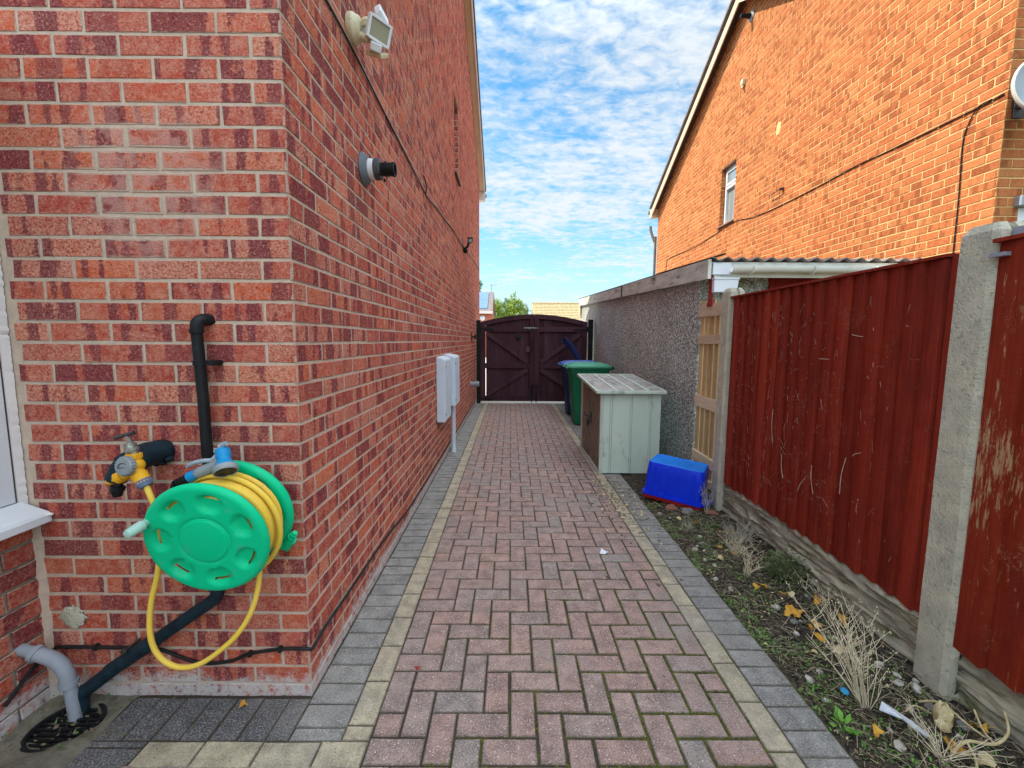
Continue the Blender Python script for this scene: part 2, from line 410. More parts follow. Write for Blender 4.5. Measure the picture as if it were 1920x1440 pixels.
def stain_wood(name, c1, c2, dk, pale, wear=0.5, scale=1.0, flat=False):
    """stained fence boards: grain along Z, paint worn through to pale wood"""
    m, nt, b = newmat(name); P = geo_pos(nt)
    if flat: P = mapping(nt, P, rot=(pi / 2, 0, 0))
    a = nd(nt, 'ShaderNodeVertexColor', layer_name='bk')
    idv = nd(nt, 'ShaderNodeSeparateColor', {0: a.outputs[0]}).outputs[0]
    sh = nd(nt, 'ShaderNodeVectorMath', {0: P, 1: nd(nt, 'ShaderNodeCombineXYZ', {0: mth(nt, 'MULTIPLY', idv, 31.0), 1: mth(nt, 'MULTIPLY', idv, 17.0), 2: mth(nt, 'MULTIPLY', idv, 7.0)}).outputs[0]}, operation='ADD').outputs[0]
    g = noise(nt, mapping(nt, sh, (55, 55, 2.4)), 1.0, 5, 0.65, 0.6)
    hgr = noise(nt, mapping(nt, sh, (4, 4, 150)), 1.0, 3, 0.6)
    big = noise(nt, mapping(nt, sh, (3, 3, 1.2)), 1.0, 4, 0.6)
    col = mix(nt, sstep(nt, g, 0.3, 0.7), c1, c2)
    col = mix(nt, mth(nt, 'MULTIPLY', sstep(nt, big, 0.5, 0.75), 0.6), col, dk)
    col = mix(nt, mth(nt, 'MULTIPLY', sstep(nt, hgr, 0.55, 0.75), 0.4), col, dk)
    bt = nd(nt, 'ShaderNodeTexWhiteNoise', {'W': mth(nt, 'MULTIPLY', idv, 577.0)}, noise_dimensions='1D').outputs['Value']
    btn = nd(nt, 'ShaderNodeCombineColor', {0: mth(nt, 'MULTIPLY_ADD', bt, 0.5, 0.72), 1: mth(nt, 'MULTIPLY_ADD', bt, 0.6, 0.68), 2: mth(nt, 'MULTIPLY_ADD', bt, 0.6, 0.68)}).outputs[0]
    col = mix(nt, 1.0, col, btn, 'MULTIPLY')
    fl = noise(nt, mapping(nt, sh, (52, 52, 8)), 1.0, 8, 0.78, 0.3)
    lo = noise(nt, mapping(nt, P, (2.5, 2.5, 1.6)), 1.0, 3, 0.6)
    wm = sstep(nt, mth(nt, 'ADD', fl, mth(nt, 'MULTIPLY', mth(nt, 'SUBTRACT', lo, 0.5), 0.55)), 0.80 - wear * 0.25, 0.87 - wear * 0.25)
    col = mix(nt, mth(nt, 'MULTIPLY', wm, 0.85), col, mix(nt, g, pale, tuple(x * 0.7 for x in pale)))
    sc = noise(nt, mapping(nt, P, (26, 26, 26)), 1.0, 2, 0.5, 2.0)
    scm = mth(nt, 'MULTIPLY', sstep(nt, mth(nt, 'ABSOLUTE', mth(nt, 'SUBTRACT', sc, 0.5)), 0.012, 0.003), sstep(nt, noise(nt, P, 5.5, 3), 0.56, 0.66))
    col = mix(nt, mth(nt, 'MULTIPLY', scm, 0.5 * wear + 0.25), col, pale)
    nt.links.new(col, b.inputs['Base Color']); b.inputs['Roughness'].default_value = 0.75; b.inputs['Specular IOR Level'].default_value = 0.08
    bump(nt, b, mth(nt, 'ADD', g, mth(nt, 'MULTIPLY', hgr, 0.5)), 0.5, 0.003)
    return m
FENCE = stain_wood('fence_stain_dark', (0.215, 0.023, 0.014), (0.31, 0.038, 0.018), (0.095, 0.014, 0.010), (0.50, 0.32, 0.20), 0.45)
FENCE_N = stain_wood('fence_stain_worn', (0.25, 0.028, 0.014), (0.34, 0.044, 0.018), (0.14, 0.018, 0.012), (0.56, 0.37, 0.20), 0.80)
GATE_W = stain_wood('gate_stain', (0.046, 0.022, 0.030), (0.080, 0.037, 0.048), (0.018, 0.010, 0.014), (0.14, 0.075, 0.085), 0.35)
PALLET = stain_wood('pallet_pine', (0.50, 0.33, 0.155), (0.60, 0.42, 0.22), (0.27, 0.165, 0.08), (0.66, 0.53, 0.36), 0.5)
PALLET_X = stain_wood('pallet_crosspiece_pine', (0.62, 0.48, 0.32), (0.72, 0.59, 0.43), (0.42, 0.30, 0.19), (0.74, 0.66, 0.53), 0.5, 1.0, True)
FASCIA_OLD = gm('weathered_fascia', (0.66, 0.67, 0.59), (0.46, 0.465, 0.41), 9, 0.85, 0.4, 60, 0.004, stretch=(1, 0.35, 1.6), c3=(0.14, 0.135, 0.115), s3=8, t3=(0.56, 0.70))
BOARD = stain_wood('weathered_board', (0.46, 0.455, 0.40), (0.60, 0.59, 0.52), (0.13, 0.12, 0.105), (0.74, 0.73, 0.65), 0.8, 1.0, True)

CONC = gm('post_concrete', (0.56, 0.52, 0.40), (0.42, 0.395, 0.31), 11, 0.9, 0.9, 110, 0.009, c3=(0.32, 0.30, 0.24), s3=45, t3=(0.54, 0.70), detail=8)
CONC_D = gm('slab_concrete', (0.22, 0.205, 0.155), (0.115, 0.105, 0.08), 6, 0.95, 0.9, 70, 0.008, c3=(0.10, 0.10, 0.07), s3=14, t3=(0.5, 0.66))
GRAVEL_B = gm('gravel_board_concrete', (0.50, 0.45, 0.34), (0.27, 0.25, 0.19), 14, 0.95, 0.9, 70, 0.012, stretch=(1, 0.3, 1.4), c3=(0.15, 0.15, 0.075), s3=12, t3=(0.52, 0.64))
SOIL = gm('soil', (0.06, 0.048, 0.036), (0.11, 0.09, 0.068), 18, 1.0, 1.0, 110, 0.012, c3=(0.028, 0.024, 0.02), s3=40, t3=(0.45, 0.6), spec=0.1)
EARTH = gm('earth', (0.16, 0.15, 0.09), (0.10, 0.11, 0.06), 3, 1.0, 0.5, 30, 0.02, spec=0.1)
TARMAC = gm('drive_beyond_gate', (0.66, 0.62, 0.54), (0.56, 0.53, 0.46), 8, 0.9, 0.4, 90)
BLACK_P = gm('black_plastic', (0.008, 0.009, 0.010), (0.014, 0.015, 0.017), 12, 0.42, 0.1, 90, 0.001, c3=(0.04, 0.037, 0.034), s3=40, t3=(0.62, 0.78))
DKBLUE_FOAM = gm('insulation_sleeve', (0.008, 0.016, 0.024), (0.014, 0.035, 0.048), 22, 0.5, 0.5, 45, 0.004)
GREY_P = gm('grey_pipe', (0.33, 0.35, 0.39), (0.26, 0.28, 0.32), 10, 0.5, 0.12, 70, 0.001, c3=(0.16, 0.16, 0.16), s3=26, t3=(0.62, 0.75))
WHITE_P = gm('white_plastic', (0.74, 0.77, 0.80), (0.66, 0.69, 0.73), 4, 0.4, 0.08, 50, 0.001, c3=(0.5, 0.5, 0.48), s3=30, t3=(0.66, 0.8))
CREAM_P = gm('aged_cream_plastic', (0.70, 0.64, 0.46), (0.58, 0.52, 0.34), 14, 0.5, 0.1, 60, 0.001, c3=(0.30, 0.21, 0.08), s3=26, t3=(0.60, 0.72))
METERBOX = gm('meter_box_glassfibre', (0.62, 0.69, 0.76), (0.54, 0.62, 0.70), 6, 0.55, 0.2, 80, 0.001, c3=(0.40, 0.42, 0.42), s3=22, t3=(0.64, 0.74))
TEAL = gm('reel_green_plastic', (0.0, 0.53, 0.245), (0.0, 0.48, 0.22), 3, 0.42, 0.06, 60, 0.001, c3=(0.07, 0.45, 0.26), s3=16, t3=(0.56, 0.76))
TEAL_PALE = gm('faded_handle_plastic', (0.30, 0.52, 0.45), (0.40, 0.58, 0.50), 30, 0.5, 0.1, 80, 0.001)
YEL_HOSE = gm('yellow_hose', (0.80, 0.54, 0.06), (0.76, 0.52, 0.09), 8, 0.4, 0.05, 60, 0.001, c3=(0.55, 0.42, 0.12), s3=18, t3=(0.6, 0.75))
YEL_P = gm('orange_yellow_plastic', (0.78, 0.40, 0.02), (0.72, 0.35, 0.015), 9, 0.4, 0.05, 60, 0.001, c3=(0.4, 0.18, 0.02), s3=40, t3=(0.66, 0.78))
GREY_KNOB = gm('grey_knob', (0.27, 0.29, 0.30), (0.21, 0.23, 0.24), 20, 0.5, 0.1, 80, 0.001)
BLUE_P = gm('blue_fitting', (0.01, 0.24, 0.50), (0.01, 0.20, 0.45), 10, 0.35, 0.05, 60, 0.001)
BRASS = gm('dull_tap_metal', (0.36, 0.35, 0.31), (0.26, 0.25, 0.22), 30, 0.4, 0.15, 90, 0.001, metal=0.7)
STEEL_D = gm('dark_steel', (0.06, 0.055, 0.055), (0.10, 0.085, 0.075), 30, 0.5, 0.2, 90, 0.001, metal=0.5)
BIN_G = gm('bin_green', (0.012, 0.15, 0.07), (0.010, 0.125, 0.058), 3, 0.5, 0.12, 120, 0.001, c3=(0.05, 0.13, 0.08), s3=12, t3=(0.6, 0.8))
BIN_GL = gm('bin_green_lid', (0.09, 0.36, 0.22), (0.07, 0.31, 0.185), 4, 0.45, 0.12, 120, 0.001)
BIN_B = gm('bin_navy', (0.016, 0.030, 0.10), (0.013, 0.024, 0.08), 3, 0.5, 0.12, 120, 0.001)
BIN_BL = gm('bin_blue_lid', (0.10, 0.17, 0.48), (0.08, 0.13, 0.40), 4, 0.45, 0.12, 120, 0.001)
CRATE = gm('crate_blue', (0.004, 0.036, 0.72), (0.004, 0.03, 0.62), 3, 0.38, 0.1, 120, 0.001, c3=(0.035, 0.09, 0.56), s3=22, t3=(0.54, 0.74), stretch=(1, 1, .5))
CRATE_BASE = gm('crate_base_sky_blue', (0.010, 0.22, 0.80), (0.010, 0.18, 0.70), 6, 0.5, 0.15, 120, 0.001, c3=(0.10, 0.20, 0.42), s3=26, t3=(0.55, 0.7))
RED_P = gm('red_rim', (0.34, 0.012, 0.014), (0.26, 0.01, 0.01), 6, 0.5)
SHED_W = gm('shed_pale_green', (0.55, 0.635, 0.54), (0.50, 0.585, 0.50), 2.5, 0.42, 0.15, 14, 0.004, c3=(0.28, 0.32, 0.26), s3=6, t3=(0.54, 0.74), stretch=(1.6, 1.6, 0.7))
SHED_T = gm('shed_trim', (0.50, 0.54, 0.48), (0.42, 0.46, 0.40), 9, 0.45, 0.1, 40, 0.002, c3=(0.20, 0.19, 0.16), s3=20, t3=(0.58, 0.72))
SHED_R = gm('shed_roof', (0.44, 0.43, 0.40), (0.34, 0.31, 0.28), 5, 0.6, 0.15, 40, 0.002, c3=(0.20, 0.17, 0.15), s3=9, t3=(0.48, 0.66))
SHED_DOOR = gm('shed_door_brown', (0.19, 0.155, 0.115), (0.15, 0.12, 0.09), 5, 0.5, 0.15, 30, 0.002, c3=(0.06, 0.05, 0.04), s3=10, t3=(0.58, 0.72))
TILE = gm('roof_tile_edge', (0.16, 0.13, 0.125), (0.23, 0.20, 0.19), 8, 0.85, 0.3, 40, 0.004)
BARGE = gm('bargeboard_cream', (0.62, 0.50, 0.36), (0.55, 0.44, 0.31), 3, 0.55, 0.1, 40, 0.001)
FASCIA_W = gm('fascia_white', (0.74, 0.68, 0.66), (0.66, 0.60, 0.58), 4, 0.5, 0.1, 40, 0.001)
SOFFIT_D = gm('soffit_brown', (0.09, 0.055, 0.045), (0.06, 0.04, 0.034), 5, 0.7, 0.1, 30)
DOWNPIPE = gm('downpipe_grey', (0.15, 0.13, 0.125), (0.20, 0.18, 0.17), 5, 0.5, 0.1, 30)
SILL_ST = gm('sill_tile', (0.30, 0.20, 0.13), (0.22, 0.14, 0.10), 12, 0.7, 0.2, 60)
SILL_DK = gm('dark_sill_tile', (0.05, 0.035, 0.03), (0.08, 0.055, 0.045), 12, 0.6, 0.2, 60)
CORR = gm('corrugated_sheet', (0.17, 0.14, 0.135), (0.25, 0.22, 0.20), 7, 0.85, 0.3, 60, 0.003)
GUTTER_C = gm('gutter_white', (0.84, 0.83, 0.77), (0.76, 0.75, 0.68), 5, 0.4, 0.08, 40, 0.001, c3=(0.5, 0.49, 0.40), s3=14, t3=(0.6, 0.76))
RED_DOOR = gm('red_paint', (0.26, 0.014, 0.012), (0.20, 0.010, 0.010), 7, 0.6, 0.2, 60)
DISH = gm('dish_grey', (0.33, 0.37, 0.41), (0.27, 0.31, 0.35), 4, 0.5, 0.1, 40)
DISH_RIM = gm('dish_rim', (0.62, 0.58, 0.50), (0.54, 0.50, 0.44), 4, 0.5, 0.1, 40)
CABLE_B = gm('black_cable', (0.014, 0.013, 0.014), (0.025, 0.022, 0.022), 20, 0.5, 0.1, 90, 0.001)
CABLE_W = gm('white_cable', (0.62, 0.54, 0.48), (0.50, 0.42, 0.36), 20, 0.55, 0.1, 90, 0.001)
STRAW = gm('straw', (0.80, 0.71, 0.52), (0.60, 0.51, 0.34), 30, 0.9, 0.2, 90)
STRAW_G = gm('grey_straw', (0.60, 0.56, 0.45), (0.43, 0.39, 0.30), 30, 0.9, 0.2, 90)
TWIG = gm('brown_twig', (0.12, 0.085, 0.06), (0.20, 0.15, 0.10), 40, 0.9, 0.2, 90)
LEAF_Y = gm('yellow_leaf', (0.62, 0.36, 0.05), (0.52, 0.24, 0.04), 40, 0.6, 0.2, 90, c3=(0.28, 0.12, 0.04), s3=60, t3=(0.58, 0.7))
LEAF_P = gm('pale_leaf', (0.62, 0.52, 0.30), (0.48, 0.36, 0.18), 40, 0.7, 0.2, 90)
LEAF_R = gm('red_leaf', (0.30, 0.05, 0.04), (0.2, 0.03, 0.03), 40, 0.6, 0.2, 90)
WEED_G = gm('weed_green', (0.16, 0.36, 0.05), (0.10, 0.26, 0.035), 40, 0.6, 0.2, 90)
SHRUB_G = gm('shrub_green', (0.07, 0.115, 0.045), (0.16, 0.19, 0.08), 30, 0.7, 0.2, 90, c3=(0.36, 0.35, 0.17), s3=22, t3=(0.55, 0.7))
MOSS = gm('moss', (0.17, 0.19, 0.035), (0.07, 0.085, 0.02), 60, 1.0, 0.6, 200, 0.004, spec=0.05)
LITTER = gm('litter', (0.20, 0.16, 0.10), (0.09, 0.07, 0.05), 60, 0.95, 0.3, 200, spec=0.1)
STONE_W = gm('pale_stone', (0.55, 0.52, 0.45), (0.36, 0.33, 0.28), 40, 0.8, 0.3, 90)
STONE_G = gm('grey_stone', (0.26, 0.25, 0.235), (0.18, 0.17, 0.16), 40, 0.85, 0.3, 90)
BRICKBIT = gm('brick_bit', (0.34, 0.15, 0.10), (0.26, 0.11, 0.08), 30, 0.9, 0.4, 90)
PAPER = gm('white_scrap', (0.72, 0.76, 0.82), (0.6, 0.66, 0.74), 60, 0.7, 0.2, 90)
LILAC = gm('bottle_cap_blue', (0.06, 0.36, 0.62), (0.05, 0.30, 0.55), 60, 0.4, 0.1, 90)
ROOF_BUFF = None
def glass_mat(name, tint, rough=0.05):
    m, nt, b = newmat(name)
    P = geo_pos(nt)
    nt.links.new(mix(nt, noise(nt, P, 1.4, 3), tint, tuple(x * 0.55 for x in tint)), b.inputs['Base Color'])
    b.inputs['Roughness'].default_value = rough; b.inputs['Specular IOR Level'].default_value = 0.9
    b.inputs['Coat Weight'].default_value = 0.6
    return m
GLASS = glass_mat('window_glass', (0.30, 0.36, 0.36))
GLASS_BAY = glass_mat('bay_glass', (0.62, 0.72, 0.80), 0.12)
LAMPGLASS = glass_mat('lamp_glass', (0.36, 0.33, 0.24), 0.18)

# ================================================================== SETTING: ground, paths
def add_brick(mb, O, U, V, N, u0, u1, v0, v1, rn, dep=0.006, ch=0.002, mi=0, jit=0.0012, tilt=0.0012, ul=None):
    """one brick or paver standing proud of its bed: four sides, a worn arris and a face"""
    O, U, V, N = Vector(O), Vector(U), Vector(V), Vector(N)
    idv = rn.random(); L = u1 - u0; Hh = v1 - v0
    d = [rn.uniform(-tilt, tilt) for _ in range(4)]
    cu = [(u0, v0), (u1, v0), (u1, v1), (u0, v1)]; sg = [(1, 1), (-1, 1), (-1, -1), (1, -1)]
    vs = []; at = []
    J = [(rn.uniform(-jit, jit), rn.uniform(-jit, jit)) for _ in range(4)]
    for ring, (ins, h) in enumerate(((0, -dep), (0, -ch), (ch * 1.2, 0))):
        for k in range(4):
            a = cu[k][0] + J[k][0] + sg[k][0] * ins; b = cu[k][1] + J[k][1] + sg[k][1] * ins
            vs.append(O + U * a + V * b + N * (h + (d[k] if ring else 0)))
            at.append((idv, (a - u0) / L, (b - v0) / Hh, ul or L))
    fs = []
    for r in (0, 4):
        for k in range(4):
            fs.append((r + k, r + (k + 1) % 4, r + 4 + (k + 1) % 4, r + 4 + k))
    fs.append((8, 9, 10, 11))
    if U.cross(V).dot(N) < 0:
        fs = [tuple(reversed(f)) for f in fs]
    mb.add(vs, fs, mi, False, [[at[k] for k in f] for f in fs])

XL, XR, YC = -0.79, 3.95, 1.568          # side walls of the two houses, near corner of the left one
gr = MB().add([(-900, -900, -0.16), (900, -900, -0.16), (900, 900, -0.16), (-900, 900, -0.16)], [(0, 1, 2, 3)])
tag(gr.build('ground', EARTH), kind='structure')

rn = random.Random(11)
pm_ = MB()
PX, PY, X0, Y0 = 1.392 / 14, 0.1015, -0.495, 1.284
r_lo, r_hi = -24, 81
def cellbox(k, r, w, h, hor):
    near = max(0, 1 - max(0, r) / 16) * min(1, max(0, (k + 2) / 8))
    g = 0.0024 + 0.0026 * near + rn.uniform(0, .0007)
    ju, jv = rn.uniform(-0.0012, 0.0012), rn.uniform(-0.0012, 0.0012)
    x0, x1 = X0 + k * PX + g, X0 + (k + w) * PX - g; y0, y1 = Y0 + r * PY + g, Y0 + (r + h) * PY - g
    if hor: add_brick(pm_, (ju, jv, 0), X3, Y3, Z3, x0, x1, y0, y1, rn, 0.02, 0.003, 0, 0.0014, 0.002)
    else: add_brick(pm_, (ju, jv, 0), Y3, X3, Z3, y0, y1, x0, x1, rn, 0.02, 0.003, 0, 0.0014, 0.002)
for r in range(r_lo, r_hi):
    kmin = 0 if r > -1 else -8
    for k in range(kmin, 14):
        if r == r_hi - 1 and False: continue
        t = (k - 4 + r) % 4
        if t == 0:
            cellbox(k, r, 2 if k + 1 < 14 else 1, 1, True)
        elif t == 1 and k == kmin:
            cellbox(k, r, 1, 1, True)
        elif t == 2:
            if r == -1 and k < 0: cellbox(k, r, 1, 1, False)
            else: cellbox(k, r, 1, 2 if r + 1 < r_hi else 1, False)
        elif t == 3 and (r == r_lo):
            cellbox(k, r, 1, 1, False)
yend = Y0 + r_hi * PY
tag(pm_.build('path', PAV_R, org=(0, 0, 0)), 'path of pinkish red block pavers laid in herringbone up to the gate', None, None, 'structure')
eg = MB()
def run(u0, u1, step, fixed0, fixed1, mi, along_y=True, first=0.0, g=0.0022):
    u = u0 - first
    while u < u1:
        a, b = max(u, u0) + g, min(u + step, u1) - g
        if b - a > 0.02:
            j = rn.uniform(-0.0015, 0.0015)
            long_u = step > (fixed1 - fixed0)
            O = (j, 0, 0) if along_y else (0, j, 0)
            Ud, Vd = (Y3, X3) if along_y else (X3, Y3)
            if long_u: add_brick(eg, O, Ud, Vd, Z3, a, b, fixed0 + g, fixed1 - g, rn, 0.02, 0.003, mi, 0.0012, 0.0018)
            else: add_brick(eg, O, Vd, Ud, Z3, fixed0 + g, fixed1 - g, a, b, rn, 0.02, 0.003, mi, 0.0012, 0.0018)
        u += step
run(-1.2, yend, 0.2035, 0.897, 0.9975, 1, True, first=0.11)         # buff course, right
run(-1.2, 4.3, 0.1018, 0.9975, 1.1745, 0, True, first=0.03)         # grey course, right
run(4.3, yend, 0.1018, 0.9975, 1.1745, 0, True)
run(1.370, yend, 0.2035, -0.595, -0.495, 1, True, first=0.14)       # buff course, left
run(1.370, yend, 0.1018, -0.783, -0.595, 0, True, first=0.05)       # grey course, left
run(-1.272, -0.495, 0.2035, 1.268, 1.370, 1, False, first=0.0)      # buff course turning the corner
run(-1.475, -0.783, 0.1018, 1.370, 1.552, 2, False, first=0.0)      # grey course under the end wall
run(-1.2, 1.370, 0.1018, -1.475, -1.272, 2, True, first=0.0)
tag(eg.build('path_edging', [PAV_G, PAV_Y, PAV_GS], org=(0, 0, 0)), kind='structure')
jb = MB()
nx, ny = 60, 130
for (xa, xb, ya, yb) in ((-1.475, 1.178, -1.2, yend),):
    vs = []; 
    for j in range(ny + 1):
        for i in range(nx + 1):
            x = xa + (xb - xa) * i / nx; y = ya + (yb - ya) * (j / ny) ** 1.6
            vs.append((x, y, -0.0065 + 0.0045 * fbm((x * 9, y * 9, 3.0), 3)))
    jb.add(vs, [(j * (nx + 1) + i, j * (nx + 1) + i + 1, (j + 1) * (nx + 1) + i + 1, (j + 1) * (nx + 1) + i) for j in range(ny) for i in range(nx)], 0, True)
tag(jb.build('path_bed', JOINT, org=(0, 0, 0)), kind='structure')
dr = MB().add([(-3.5, yend, -0.004), (3.9, yend, -0.004), (3.9, 60, -0.004), (-3.5, 60, -0.004)], [(0, 1, 2, 3)])
tag(dr.build('drive', TARMAC, org=(0, 0, 0)), kind='structure')
# rough concrete round the drain, left
cp = MB(); n = 46; vs = []
for j in range(n + 1):
    for i in range(n + 1):
        x = -3.2 + (1.725) * (1 - (1 - i / n) ** 1.7); y = -1.2 + 2.768 * (1 - (1 - j / n) ** 1.6)
        d = sqrt(((x + 1.645) / 1.0) ** 2 + ((y - 1.445) / 0.72) ** 2)
        z = -0.006 + 0.012 * fbm((x * 7, y * 7, 1), 5) - 0.055 * max(0, 1 - d / 0.125) ** 0.5
        vs.append((x, y, z))
cp.add(vs, [(j * (n + 1) + i, j * (n + 1) + i + 1, (j + 1) * (n + 1) + i + 1, (j + 1) * (n + 1) + i) for j in range(n) for i in range(n)], 0, True)
tag(cp.build('concrete_apron', CONC_D, org=(0, 0, 0)), kind='structure')
# soil bed on the right and the bare earth under the garage side
sb = MB(); nx, ny = 46, 150; vs = []
def soil_z(x, y):
    e = min(1, max(0, (x - 1.172) / 0.12))
    z = -0.012 + e * (0.012 + 0.022 * fbm((x * 5, y * 5, 5), 4) + 0.012 * fbm((x * 22, y * 22, 9), 3)) + 0.02 * e * max(0, (x - 1.5) / 0.3)
    return z
for j in range(ny + 1):
    for i in range(nx + 1):
        x = 1.172 + 0.75 * i / nx; y = 0.6 + 5.4 * j / ny
        vs.append((x, y, soil_z(x, y)))
sb.add(vs, [(j * (nx + 1) + i, j * (nx + 1) + i + 1, (j + 1) * (nx + 1) + i + 1, (j + 1) * (nx + 1) + i) for j in range(ny) for i in range(nx)], 0, True)
sb.add([(1.172, 6.0, -0.02), (1.95, 6.0, -0.02), (1.95, yend, -0.02), (1.172, yend, -0.02)], [(0, 1, 2, 3)])
tag(sb.build('soil_bed', SOIL, org=(0, 0, 0)), kind='structure')

# ================================================================== brick walls
def courses(mb, O, U, N, W, zt, rn, start=0, kmin=-1, kmax=110, holes=(), even=0.215, odd=0.1025, mi=0, top=99, pitch=0.225, maxlen=None):
    for k in range(kmin, kmax):
        z0 = 0.048 + 0.075 * k + 0.005; z1 = z0 + 0.065
        if z0 > top: break
        if k == kmin and kmin < 0: z0 = -0.03
        u = 0.0; L = even if (k + start) % 2 == 0 else odd
        while u < W - 0.02:
            a, b = u, min(u + L, W)
            u += L + 0.010; L = 0.215
            if zt and (z0 + z1) / 2 > zt((a + b) / 2) + 0.02: continue
            pcs = [(a, b)]
            for (ha, hb, hc, hd) in holes:
                if z1 - 0.02 > hc and z0 + 0.02 < hd:
                    nxt = []
                    for (p, q) in pcs:
                        if q <= ha or p >= hb: nxt.append((p, q)); continue
                        if ha - p > 0.025: nxt.append((p, ha))
                        if q - hb > 0.025: nxt.append((hb, q))
                    pcs = nxt
            for (p, q) in pcs:
                if q - p > 0.02:
                    # small wander in perpends and beds
                    add_brick(mb, O, U, Z3, N, p, q, z0 + rn.uniform(-0.0012, 0.0012), z1 + rn.uniform(-0.0012, 0.0012), rn, 0.0065, 0.0016, mi, 0.0026, 0.0010)
def backing(mb, O, U, N, W, zt, breaks, holes, mi, dep=0.0027):
    O, U, N = Vector(O) - Vector(N) * dep, Vector(U), Vector(N)
    bs = sorted(set([0, W] + list(breaks) + [h for q in holes for h in q[:2]]))
    def quad(a, b, z0, z1a, z1b):
        p = [O + U * a + Z3 * z0, O + U * b + Z3 * z0, O + U * b + Z3 * z1b, O + U * a + Z3 * z1a]
        if U.cross(Z3).dot(N) < 0: p.reverse()
        mb.add(p, [(0, 1, 2, 3)], mi, False, [[(0, 0.5, 0.5, 1)] * 4])
    for a, b in zip(bs[:-1], bs[1:]):
        h = [q for q in holes if q[0] <= a + 1e-6 and q[1] >= b - 1e-6]
        if h:
            quad(a, b, -0.05, h[0][2], h[0][2]); quad(a, b, h[0][3], zt(a), zt(b))
        else: quad(a, b, -0.05, zt(a), zt(b))
def window_small(root, O, U, N, a, b, c, d, rn, brickm, mortarm, sill_m, lintel_m):
    """narrow landing window in a deep reveal: white frame, a small vent pane over a tall pane"""
    O, U, N = Vector(O), Vector(U), Vector(N)
    D_ = 0.095
    for (uu, nn) in ((b, -U), (a, U)):                  # brick jambs
        rv = MB()
        p = O + U * uu - N * 0.006
        q = [p + Z3 * c, p - N * D_ + Z3 * c, p - N * D_ + Z3 * d, p + Z3 * d]
        q = [v - nn * 0.005 for v in q]
        if (q[1] - q[0]).cross(q[3] - q[0]).dot(nn) < 0: q.reverse()
        rv.add(q, [(0, 1, 2, 3)], 1, False, [[(0, .5, .5, 1)] * 4])
        k0 = int((c - 0.048) / 0.075)
        for k in range(k0, k0 + 16):
            z0 = 0.053 + 0.075 * k; z1 = z0 + 0.065
            if z0 < c - 0.01 or z1 > d + 0.01: continue
            add_brick(rv, O + U * uu - N * 0.004, -N, Z3, nn, 0, 0.09, z0, z1, rn, 0.006, 0.002, 0)
        rv.build('reveal', [brickm, mortarm], root)
    lt = MB().box((0, 0, 0), (0.001, 0.001, 0.001)); lt = MB()
    def bx(mb, u0, u1, n0, n1, z0, z1):
        P = []
        for z in (z0, z1):
            for (uu, n_) in ((u0, n0), (u1, n0), (u1, n1), (u0, n1)):
                P.append(O + U * uu + N * n_ + Z3 * z)
        mb.add(P, [(0, 3, 2, 1), (4, 5, 6, 7), (0, 1, 5, 4), (1, 2, 6, 5), (2, 3, 7, 6), (3, 0, 4, 7)])
    bx(lt, a + 0.004, b - 0.004, -D_ - 0.03, -0.008, d - 0.012, d + 0.02); lt.build('lintel', lintel_m, root)
    fr = MB(); f = 0.055; n0, n1 = -D_ - 0.06, -D_ + 0.012
    tz = d - 0.36
    bx(fr, a + 0.005, a + f, n0, n1, c + 0.004, d - 0.014); bx(fr, b - f, b - 0.005, n0, n1, c + 0.004, d - 0.014)
    bx(fr, a + f, b - f, n0, n1, d - f - 0.012, d - 0.014); bx(fr, a + f, b - f, n0, n1, c + 0.004, c + f); bx(fr, a + f, b - f, n0, n1 + 0.004, tz - 0.03, tz + 0.03)
    wf = fr.build('window', FASCIA_W if False else WHITE_P, root, bevel=0.004)
    sa = MB()                                            # the opening vent's own sash
    s0 = 0.035
    bx(sa, a + f + .001, a + f + s0, n1 - .02, n1 + 0.014, tz + 0.031, d - f - 0.013); bx(sa, b - f - s0, b - f - .001, n1 - .02, n1 + 0.014, tz + 0.031, d - f - 0.013)
    bx(sa, a + f + s0, b - f - s0, n1 - .02, n1 + 0.014, d - f - 0.013 - s0, d - f - 0.013); bx(sa, a + f + s0, b - f - s0, n1 - .02, n1 + 0.014, tz + 0.031, tz + 0.031 + s0)
    sa.build('sash', WHITE_P, wf, bevel=0.003)
    gl = MB(); bx(gl, a + f, b - f, n0 + 0.02, n0 + 0.03, c + f, tz - 0.03); gl.build('pane', GLASS, wf)
    gl = MB(); bx(gl, a + f + s0, b - f - s0, n1 - 0.012, n1 - 0.006, tz + 0.05, d - f - 0.03); gl.build('pane', GLASS, wf)
    si = MB(); bx(si, a - 0.02, b + 0.02, -D_ + 0.013, 0.035, c - 0.028, c - 0.002); si.build('sill', sill_m, root, bevel=0.004)

